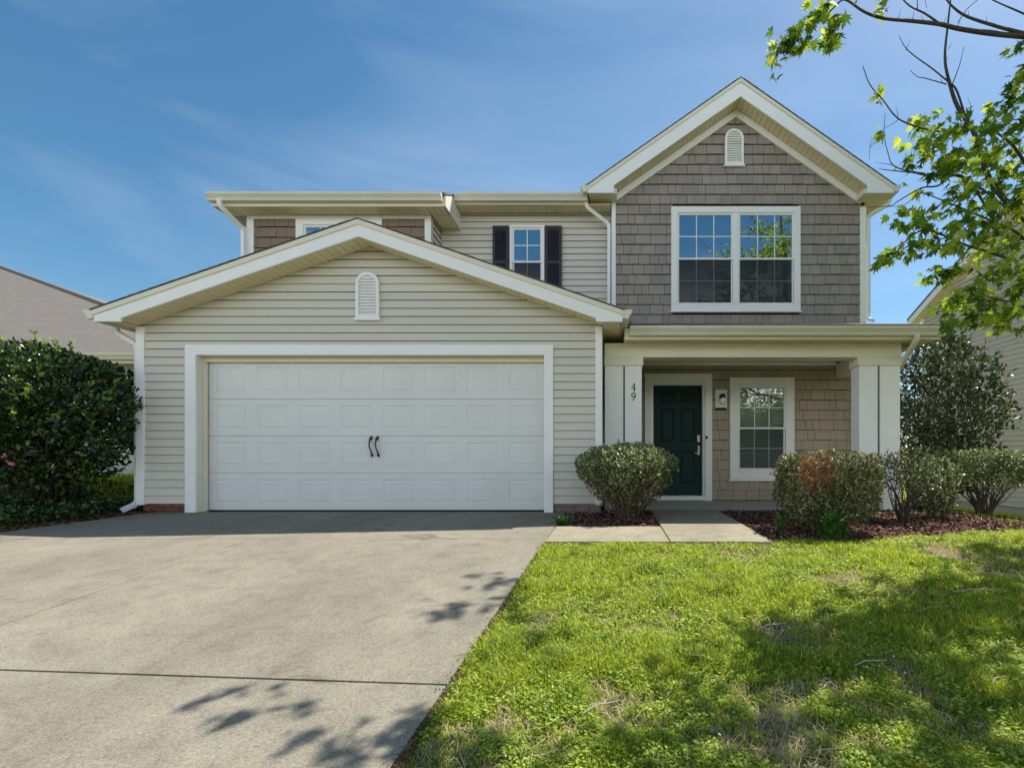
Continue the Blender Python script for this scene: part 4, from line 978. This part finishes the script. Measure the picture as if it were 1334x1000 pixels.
# clover and small broad leaves
x, y, rng = sample(105000, -1.0, 6.2, 1.2, 5.6, in_lawn, 23, 1.3); v = patch(x, y); k = v > .33; x, y = x[k], y[k]
P = np.stack([x, y, gz(x, y) - .035 + rng.uniform(.012, .04, len(x))], 1); D = np.stack([rng.normal(0, 1, len(x)), rng.normal(0, 1, len(x)), rng.normal(0, .25, len(x))], 1)
U = rng.normal(0, .35, P.shape) + np.array([0, 0, 1]); V, F = leaves(P, D, U, .015*rng.uniform(.5, 1.5, len(x))*(.75+.12*y), OVAL)
tag(npmesh('clover', V, F, 'L_clover'), 'small round clover leaves scattered through the lawn', 'clover', kind='stuff')
x, y, rng = sample(140, -.75, 3.5, 1.3, 4.6, in_lawn, 24, 1.3)
P = np.repeat(np.stack([x, y, gz(x, y) + .012], 1), 6, 0); V, F = leaves(P, rng.normal(0, 1, P.shape) + [0, 0, .6], rng.normal(0, 1, P.shape), np.full(len(P), .008), OVAL)
tag(npmesh('clover_flowers', V, F, 'L_white'), 'tiny white clover flowers dotted in the grass', 'flowers', kind='stuff')
# mulch chips
def chips(name, n, fn, box_, seed, m, size, label, cat, zo=-.03, p=1.0, hill=.02):
    x, y, rng = sample(n, *box_, fn, seed, p)
    z = gz(x, y) + zo + rng.uniform(0, hill, len(x))
    P = np.stack([x, y, z], 1); D = np.stack([rng.normal(0, 1, n), rng.normal(0, 1, n), rng.normal(0, .25, n)], 1); U = rng.normal(0, .45, P.shape) + np.array([0, 0, 1])
    V, F = leaves(P, D, U, size*rng.uniform(.4, 1.3, n), (OVAL[0]*np.array([1.0, 1, 1]), OVAL[1])); o = npmesh(name, V, F, m); tag(o, label, cat, kind='stuff')
chips('mulch', 42000, in_bed, (-.7, 6.4, 4.5, 7.95), 31, 'L_mulch', .042, 'dark red-brown bark mulch in the beds beside the path', 'mulch', zo=-.035, hill=.04)
def in_left(x, y): return (x < -6.46 + .05*np.sin(y*7)) & (y > 4.6) & (y < 8.2) & (x > -9.5)
chips('leaf_litter', 22000, in_left, (-9.5, -6.4, 4.6, 8.2), 32, 'L_litter', .05, 'brown leaf litter and pine straw along the left driveway edge', 'leaf litter', zo=-.035, hill=.03)
chips('edge_debris', 5000, lambda x, y: np.abs(x - (-.65 - .10*np.maximum(0, 4.55-y)/2.6)) < .035*(1+np.sin(y*9)*.5), (-1, -.5, 1.2, 4.6), 33, 'L_litter', .011, 'crumbs of soil and dead grass along the right driveway edge', 'debris', zo=-.012, hill=.012)
xx, yy, rng = sample(5200, -9.6, -6.6, 5.4, 7.2, lambda x, y: (x < -6.75 - .1*np.sin(y*5)), 35, .5)
P = np.stack([xx, yy, gz(xx, yy) + rng.uniform(-.02, .16, len(xx))], 1); V, F = leaves(P, rng.normal(0, 1, P.shape)+[0, 0, .5], rng.normal(0, .5, P.shape)+[0, 0, 1], rng.uniform(.03, .07, len(xx)), OVAL)
tag(npmesh('ground_cover', V, F, 'L_camellia'), 'low dark leafy ground cover in the shade under the left shrub', 'ground cover', kind='stuff')
# left neighbour lawn and low cover
def far_blades(name, n, x0, x1, y0, y1, h0, m, label, seed):
    rng = np.random.default_rng(seed); x = rng.uniform(x0, x1, n); y = rng.uniform(y0, y1, n); z = gz(x, y) - .035
    a = rng.uniform(0, 6.283, n); h = h0*rng.uniform(.5, 1.3, n); wv = .008
    B = np.stack([x, y, z], 1); Sd = np.stack([-np.sin(a)*wv, np.cos(a)*wv, 0*a], 1); T = B + np.stack([np.cos(a)*h*.5, np.sin(a)*h*.5, h], 1)
    V = np.stack([B-Sd, B+Sd, T], 1).reshape(-1, 3); F = np.arange(3*n).reshape(-1, 3); tag(npmesh(name, V, F, m), label, 'grass', kind='stuff')
far_blades('neighbour_grass', 26000, -14, -6.7, 7.2, 10.2, .08, 'L_grass', 'sunlit lawn seen beneath the left shrub', 41)
far_blades('side_grass', 26000, 4.6, 9.9, 4.9, 14, .06, 'L_grass', 'grass strip between the house and the right neighbour', 42)

x, y, rng = sample(900, -.7, 6, 1.3, 5.4, in_lawn, 27, 1.2); n = len(x); a = rng.uniform(0, 6.283, n); ln = rng.uniform(.03, .13, n)
B = np.stack([x, y, gz(x, y) + rng.uniform(-.02, .0, n)], 1); Dv = np.stack([np.cos(a)*ln, np.sin(a)*ln, rng.uniform(0, .015, n)], 1); Sd = np.stack([-np.sin(a), np.cos(a), 0*a], 1)*.0016
V = np.stack([B-Sd, B+Sd, B+Dv+Sd*.5, B+Dv-Sd*.5], 1).reshape(-1, 3); F = np.arange(4*n).reshape(-1, 4)
tag(npmesh('straw', V, F, 'L_straw'), 'loose pale dry stalks lying on top of the lawn', 'straw', kind='stuff')
# fallen twigs and dry leaves on the lawn
tw = [(.9, 2.75, .5, .22), (.42, 2.4, 2.6, .16), (2.0, 3.0, .3, .3), (2.35, 2.75, 2.3, .35), (2.5, 3.3, .1, .4), (1.25, 2.35, .3, .2), (2.6, 2.6, .8, .3), (1.1, 3.9, 1.0, .22), (1.6, 3.4, 2.8, .2), (.3, 3.2, 1.1, .2), (2.9, 3.6, 2.5, .35), (1.75, 2.2, .6, .16), (3.1, 3.2, .2, .4), (-.05, 2.0, .6, .18)]
wh = ['nearest the middle of the lawn', 'in the lawn near the driveway joint', 'long and pale in the shaded grass', 'crossing other twigs in the shaded grass', 'lying level in the right of the lawn', 'short, in front of the shadow edge',
      'in the deep shade at the right edge', 'in sunlit grass before the dead-patched bush', 'near the middle of the tree shadow', 'thin, in sunlit grass near the path', 'farthest right near the dry patch', 'short forked one near the front', 'long, at the far right frame edge', 'nearest the driveway corner at the front']
for (x, y, a, l), s in zip(tw, wh):
    z = G(x, y) + .004; mb = MB(); c, s_ = math.cos(a), math.sin(a)
    mb.tube([(x-c*l/2, y-s_*l/2, z), (x-c*l*.15, y-s_*l*.15+.01, z+.012), (x+c*l*.2, y+s_*l*.2-.008, z+.01), (x+c*l/2, y+s_*l/2, z+.003)], [.0035, .0032, .0026, .0015], 5)
    mb.tube([(x, y, z+.01), (x+c*l*.25-s_*l*.12, y+s_*l*.25+c*l*.12, z+.014)], [.0022, .001], 4)
    tag(mb.build('fallen_twig', 'twig_pale'), 'pale dry twig ' + s, 'twig', 'dry twigs fallen on the lawn')
for (x, y, a), s in zip([(.36, 1.86, .4), (.68, 1.62, 2.0), (1.1, 2.2, 1.0), (.02, 2.55, 2.4)], ['brown curled dead leaf in the lawn left of the bare patch', 'dark dead leaf lying nearest the camera on the lawn', 'orange-brown dead leaf at the edge of the tree shadow', 'small dead leaf on the grass near the driveway']):
    V, F = leaves(np.array([[x, y, G(x, y)+.006]]), np.array([[math.cos(a), math.sin(a), .15]]), np.array([[.2, .1, 1.]]), np.array([.05]), (MAPLE[0]*np.array([.7, 1, 2.2]), MAPLE[1]))
    tag(npmesh('dead_leaf', V, F, 'twig'), s, 'leaf', 'dead leaves on the lawn')

# ------------------------------------------------------------------ maple tree on the right
TR = empty('maple_tree', (5.3, 3.9, G(5.3, 3.9)), 'maple with bright backlit leaves and bare dark twigs leaning in from the right', 'tree')
def W3(px, py, Y): return Vector(((px-800)/630*Y, Y, .72+(600-py)/630*Y))
mb = MB(); base = Vector((5.3, 3.9, G(5.3, 3.9) - .1)); 
def limb(pts, r0, r1, n=7):
    # smooth by inserting Catmull-Rom samples
    P_ = [Vector(p) for p in pts]; out = []
    for i in range(len(P_)-1):
        p0 = P_[max(i-1, 0)]; p1 = P_[i]; p2 = P_[i+1]; p3 = P_[min(i+2, len(P_)-1)]
        for k in range(4):
            t = k/4; out.append(.5*((2*p1) + (p2-p0)*t + (2*p0-5*p1+4*p2-p3)*t*t + (3*p1-p0-3*p2+p3)*t**3))
    out.append(P_[-1]); m_ = len(out); rr = [r0 + (r1-r0)*(i/(m_-1)) for i in range(m_)]
    mb.tube(out, rr, n); return out
limb([base, (5.25, 3.95, .7), (5.15, 4.0, 1.9), (5.0, 4.1, 3.2), (4.9, 4.1, 4.6), (4.8, 3.9, 6.4), (4.7, 3.8, 7.8)], .16, .03, 10)
tips = []
# visible branch A: thick limb from (1334,290) up-left to the fork at (1237,110)
A = limb([(5.05, 4.1, 2.4), W3(1400, 330, 4.2), W3(1334, 284, 4.2), W3(1290, 235, 4.15), W3(1270, 175, 4.1), W3(1248, 140, 4.1), W3(1237, 108, 4.1), W3(1231, 75, 4.1), W3(1235, 30, 4.1), W3(1240, -15, 4.1)], .030, .005)
def tw_(pts, r0=.008, r1=.002): o = limb(pts, r0, r1, 5); return o
tw_([W3(1262, 168, 4.1), W3(1247, 120, 4.08), W3(1237, 108, 4.08)], .01, .007)
tw_([W3(1237, 108, 4.1), W3(1215, 90, 4.1), W3(1190, 72, 4.1), W3(1178, 60, 4.1), W3(1171, 46, 4.1)], .007, .002)
tw_([W3(1233, 110, 4.1), W3(1205, 102, 4.1), W3(1195, 100, 4.1), W3(1186, 92, 4.1)], .005, .002)
tw_([W3(1240, 112, 4.1), W3(1250, 85, 4.1), W3(1256, 60, 4.1)], .005, .0015)
tw_([W3(1260, 172, 4.1), W3(1230, 172, 4.0), W3(1205, 168, 4.0), W3(1180, 160, 4.0), W3(1165, 150, 4.0), W3(1150, 130, 4.0), W3(1133, 110, 4.0), W3(1124, 86, 4.0)], .009, .0035)
tw_([W3(1170, 156, 4.0), W3(1162, 162, 4.0), W3(1150, 168, 4.0)], .003, .0015)
tw_([W3(1205, 226, 4.1), W3(1180, 222, 4.1), W3(1163, 215, 4.1), W3(1157, 200, 4.1), W3(1152, 178, 4.1), W3(1153, 148, 4.1)], .006, .002)
tw_([W3(1163, 215, 4.1), W3(1150, 213, 4.1), W3(1140, 212, 4.1)], .003, .001)
tw_([W3(1152, 178, 4.1), W3(1138, 187, 4.1), W3(1133, 195, 4.1), W3(1133, 208, 4.1)], .003, .0015)
tw_([W3(1133, 192, 4.1), W3(1136, 179, 4.1)], .002, .001)
tw_([W3(1300, 300, 4.2), W3(1260, 235, 4.2), W3(1205, 228, 4.1), W3(1190, 225, 4.1), W3(1160, 222, 4.1), W3(1145, 220, 4.1)], .012, .002)
tw_([W3(1310, 270, 4.2), W3(1250, 228, 4.15), W3(1222, 242, 4.1), W3(1200, 245, 4.1), W3(1170, 262, 4.1), W3(1160, 268, 4.1), W3(1132, 270, 4.1)], .010, .002)
tw_([W3(1200, 246, 4.1), W3(1190, 258, 4.1), W3(1175, 268, 4.1), W3(1155, 270, 4.1), W3(1130, 283, 4.1)], .004, .0015)
# top limbs
B_ = tw_([(4.9, 4.0, 4.3), W3(1420, 55, 3.8), W3(1334, 48, 3.7), W3(1290, 44, 3.7), W3(1250, 38, 3.65), W3(1225, 32, 3.6), W3(1190, 28, 3.6), W3(1150, 24, 3.55), W3(1125, 15, 3.5), W3(1102, 0, 3.5), W3(1090, 6, 3.45), W3(1075, 22, 3.45), W3(1062, 30, 3.45)], .022, .003)
tw_([W3(1334, 44, 3.7), W3(1300, 35, 3.7), W3(1260, 22, 3.7), W3(1240, 8, 3.7), W3(1228, -8, 3.7)], .014, .005)
tw_([W3(1225, 32, 3.6), W3(1205, 18, 3.6), W3(1185, 8, 3.6), W3(1170, -8, 3.6)], .008, .004)
tw_([W3(1195, 12, 3.6), W3(1195, -8, 3.6)], .004, .002)
tw_([W3(1248, 30, 3.65), W3(1260, 12, 3.65), W3(1280, -5, 3.65)], .004, .002)
tw_([W3(1320, 45, 3.7), W3(1290, 40, 3.75), W3(1270, 39, 3.75)], .006, .003)
# short spurs along bare limbs
rr_ = random.Random(5)
for px, py, Y in [(1150, 24, 3.55), (1170, 26, 3.6), (1188, 28, 3.6), (1205, 30, 3.6), (1228, 33, 3.6), (1246, 36, 3.65), (1262, 22, 3.7), (1285, 32, 3.7), (1300, 38, 3.7), (1207, 10, 3.6), (1232, 80, 4.1), (1236, 64, 4.1), (1244, 150, 4.1), (1266, 140, 4.1), (1228, 108, 4.1), (1180, 66, 4.1), (1170, 152, 4.0), (1144, 122, 4.0), (1154, 190, 4.1), (1182, 218, 4.1)]:
    a = rr_.uniform(-.5, .5); mb.tube([W3(px, py, Y), W3(px + 12*math.sin(a), py - rr_.uniform(6, 14), Y)], [.0028, .001], 4)
# right side hidden limbs that carry the leaf mass
lim = []
for pts in ([(5.0, 4.1, 3.2), W3(1380, 250, 4.3), W3(1320, 190, 4.2), W3(1290, 170, 4.2), W3(1240, 160, 4.2)],
            [(5.1, 4.0, 2.2), W3(1400, 400, 4.1), W3(1330, 345, 4.0), W3(1260, 320, 4.0), W3(1200, 300, 3.9), W3(1160, 338, 3.9)],
            [(5.1, 4.0, 2.0), W3(1390, 440, 3.9), W3(1330, 400, 3.9), W3(1270, 385, 3.85), W3(1230, 400, 3.85)],
            [(5.1, 4.0, 2.6), W3(1380, 330, 4.2), W3(1320, 300, 4.2), W3(1250, 270, 4.2), W3(1200, 250, 4.2)],
            [(5.0, 4.0, 3.0), (4.6, 3.0, 3.8), (4.0, 2.2, 4.3), (3.2, 1.6, 4.6)], [(5.0, 4.0, 4.0), (4.6, 5.0, 5.2), (4.2, 5.8, 6.4)], [(4.9, 4.0, 4.8), (4.0, 3.9, 5.6), (3.0, 3.8, 6.3), (2.3, 4.2, 6.9)],
            [(4.9, 4.0, 4.4), (3.8, 3.2, 4.9), (2.6, 2.9, 5.2), (1.5, 3.3, 5.4)], [(5.0, 4.0, 3.4), (6.2, 3.6, 4.6), (7.2, 3.4, 5.2)], [(4.9, 4.0, 5.4), (5.6, 3.2, 6.6), (6.2, 2.8, 7.2)]):
    limb(pts, .02, .003, 6)
mb.build('trunk', 'bark', TR, smooth=True)
# leaf clusters: pixel-shaped envelope for the part in view
rng = np.random.default_rng(77)
cl = []   # (px, py, spread px, n, Y)
VIS = [(1040, 45, 16, 12), (1025, 55, 13, 11), (1015, 70, 10, 6), (1055, 35, 14, 10), (1085, 40, 10, 12), (1092, 22, 10, 8), (1080, 12, 10, 7), (1045, 58, 8, 6), (1154, 5, 7, 5), (1148, 124, 6, 4), (1152, 165, 5, 3), (1012, 92, 4, 2), (1072, 8, 8, 5), (1085, 52, 7, 5)]
for px, py, s, n_ in VIS: cl.append((px, py, s, n_, 3.45 if py < 100 else 4.0))
polyA = [(1200, 160, 14, 14), (1215, 180, 18, 16), (1240, 172, 16, 14), (1205, 200, 14, 14), (1235, 215, 20, 26), (1262, 210, 18, 24), (1215, 235, 14, 10), (1255, 240, 20, 22), (1285, 170, 14, 12),
         (1300, 150, 16, 16), (1320, 125, 16, 18), (1330, 100, 10, 10), (1330, 60, 8, 7), (1325, 160, 18, 26), (1305, 195, 20, 26), (1330, 210, 20, 26), (1295, 235, 18, 20), (1325, 255, 20, 24), (1285, 262, 16, 14),
         (1175, 280, 10, 10), (1190, 290, 14, 14), (1210, 285, 14, 14), (1240, 285, 14, 12), (1265, 290, 16, 14), (1300, 290, 20, 20), (1330, 300, 18, 20),
         (1150, 338, 8, 8), (1165, 330, 12, 12), (1190, 325, 14, 14), (1215, 315, 14, 14), (1245, 320, 14, 12), (1275, 315, 16, 14), (1305, 325, 18, 20), (1330, 345, 16, 22),
         (1215, 360, 10, 9), (1235, 355, 12, 12), (1260, 345, 12, 10), (1290, 360, 16, 16), (1320, 375, 18, 24), (1240, 395, 12, 14), (1262, 385, 16, 20), (1285, 395, 16, 22), (1310, 405, 16, 24), (1330, 400, 12, 16), (1270, 415, 14, 16), (1298, 425, 12, 14), (1245, 415, 8, 8), (1330, 428, 3, 2)]
for px, py, s, n_ in polyA: cl.append((px, py, s, int(n_*1.08), rng.uniform(3.6, 4.5)))
Ps = []
for px, py, s, n_, Y in cl:
    c = W3(px, py, Y); sd = s/630*Y
    k = int(n_*1.6); q = rng.normal(0, .6, (k, 3))*sd; q[:, 1] *= 1.6; q[:, 2] *= .75; Ps.append(np.array(c)[None] + q)
# crown outside the frame
def visible(P): 
    u = 800 + P[:, 0]/P[:, 1]*630; v = 600 - (P[:, 2]-.72)/P[:, 1]*630
    return (P[:, 1] > .3) & (u > -60) & (u < 1352) & (v > -22) & (v < 1030)
cs = []
tries = 0
while len(cs) < 360 and tries < 30000:
    tries += 1
    d = rng.normal(0, 1, 3); d /= np.linalg.norm(d); r = rng.uniform(.35, 1)**.5
    c = np.array([5.4, 4.0, 5.0]) + d*r*np.array([3.2, 2.8, 2.6])
    hx = c[0] - .5*(c[2]+.3); hy = c[1] - .41*(c[2]+.3)
    if (hx < .35 + (hy-2.1)*.5 or hy > 4.7) and rng.uniform() > .06: continue
    if c[2] < 2.2: continue
    if visible(np.array([c]))[0]: continue
    cs.append(c)
for c in cs:
    k = rng.integers(30, 60); q = rng.normal(0, .18, (k, 3)); q[:, 2] *= .6; P = c[None] + q; Ps.append(P[~visible(P)])
# sprays whose shadows reach the driveway
for (gx, gy, h, s) in [(-1.70, 2.10, 5.2, .10), (-1.45, 2.12, 5.2, .07), (-1.52, 1.92, 5.3, .07), (-1.30, 1.98, 5.2, .07), (-1.15, 1.80, 5.2, .09), (-1.0, 1.72, 5.2, .10), (-.85, 1.9, 5.1, .10), (-.9, 1.62, 5.2, .12), (-.72, 1.95, 5.2, .08),
                        (-.95, 3.02, 7.2, .12), (-1.05, 2.9, 7.2, .08), (-.85, 3.4, 7.4, .11), (-1.0, 3.62, 7.4, .08), (-.82, 3.78, 7.4, .09), (-.72, 3.55, 7.4, .10), (-.70, 3.1, 7.2, .10), (-.72, 3.3, 7.2, .10), (-.5, 2.9, 7.2, .14), (-.4, 2.6, 7.2, .12)]:
    g = G(gx, gy); c = np.array([gx + .50*h, gy + .41*h, g + h]); k = 18 if h > 6 else 11; q = rng.normal(0, .6, (k, 3))*s; P = c[None] + q; Ps.append(P[~visible(P)])
P = np.concatenate(Ps); n_ = len(P)
out = P - np.array([5.0, 4.0, 4.0]); out[:, 2] = 0; out /= np.linalg.norm(out, axis=1, keepdims=True) + 1e-6
D = out*.5 + rng.normal(0, .55, P.shape) + np.array([0, 0, -.55]); U = rng.normal(0, .5, P.shape) + np.array([0, -.15, .8])
V, F = leaves(P, D, U, .085*rng.uniform(.6, 1.25, n_), MAPLE)
npmesh('crown', V, F, 'L_maple', TR)

# ------------------------------------------------------------------ trees across the road (seen in the window reflections)
def far_tree(x, y, h, r, label, seed):
    r *= 1.15
    rng = np.random.default_rng(seed); z0 = G(x, y); t = empty('street_tree', (x, y, z0), label, 'tree', 'trees across the road')
    mb = MB(); mb.tube([(x, y, z0-.2), (x+.1, y, z0+h*.3), (x-.1, y, z0+h*.6), (x, y, z0+h*.85)], [.25, .2, .12, .04], 8)
    for i in range(7):
        a = rng.uniform(0, 6.28); mb.tube([(x, y, z0+h*.35+i*.3), (x+math.cos(a)*r*.5, y+math.sin(a)*r*.5, z0+h*.55+i*.3)], [.1, .03], 5)
    mb.build('trunk', 'bark', t)
    cc = rng.normal(0, 1, (95, 3)); cc /= np.linalg.norm(cc, axis=1, keepdims=True); cc = cc*rng.uniform(.3, 1, (95, 1))*np.array([r, r, h*.44]) + np.array([x, y, z0+h*.54])
    P = np.repeat(cc, 90, 0) + rng.normal(0, .42, (8550, 3)); V, F = leaves(P, rng.normal(0, 1, P.shape), rng.normal(0, 1, P.shape)+[0, 0, 1], np.full(len(P), .22), OVAL); npmesh('crown', V, F, 'L_far', t)
for i, (x, y, h, r, lb) in enumerate([(3, -17, 7.5, 3.2, 'round green tree across the road, reflected in the porch window'), (-4, -19, 8, 3.5, 'taller green tree across the road left of the porch line'), (9.5, -18, 7, 3.2, 'broad green tree across the road behind the lawn'),
    (-11, -20, 8.5, 3.8, 'wide green tree across the road facing the driveway'), (16, -20, 8, 3.5, 'green tree across the road farthest right'), (6.3, -22, 9, 3.6, 'tall green tree set back across the road'), (12.8, -17, 7, 3.2, 'low spreading green tree across the road')]): far_tree(x, y, h, r, lb, 60+i)
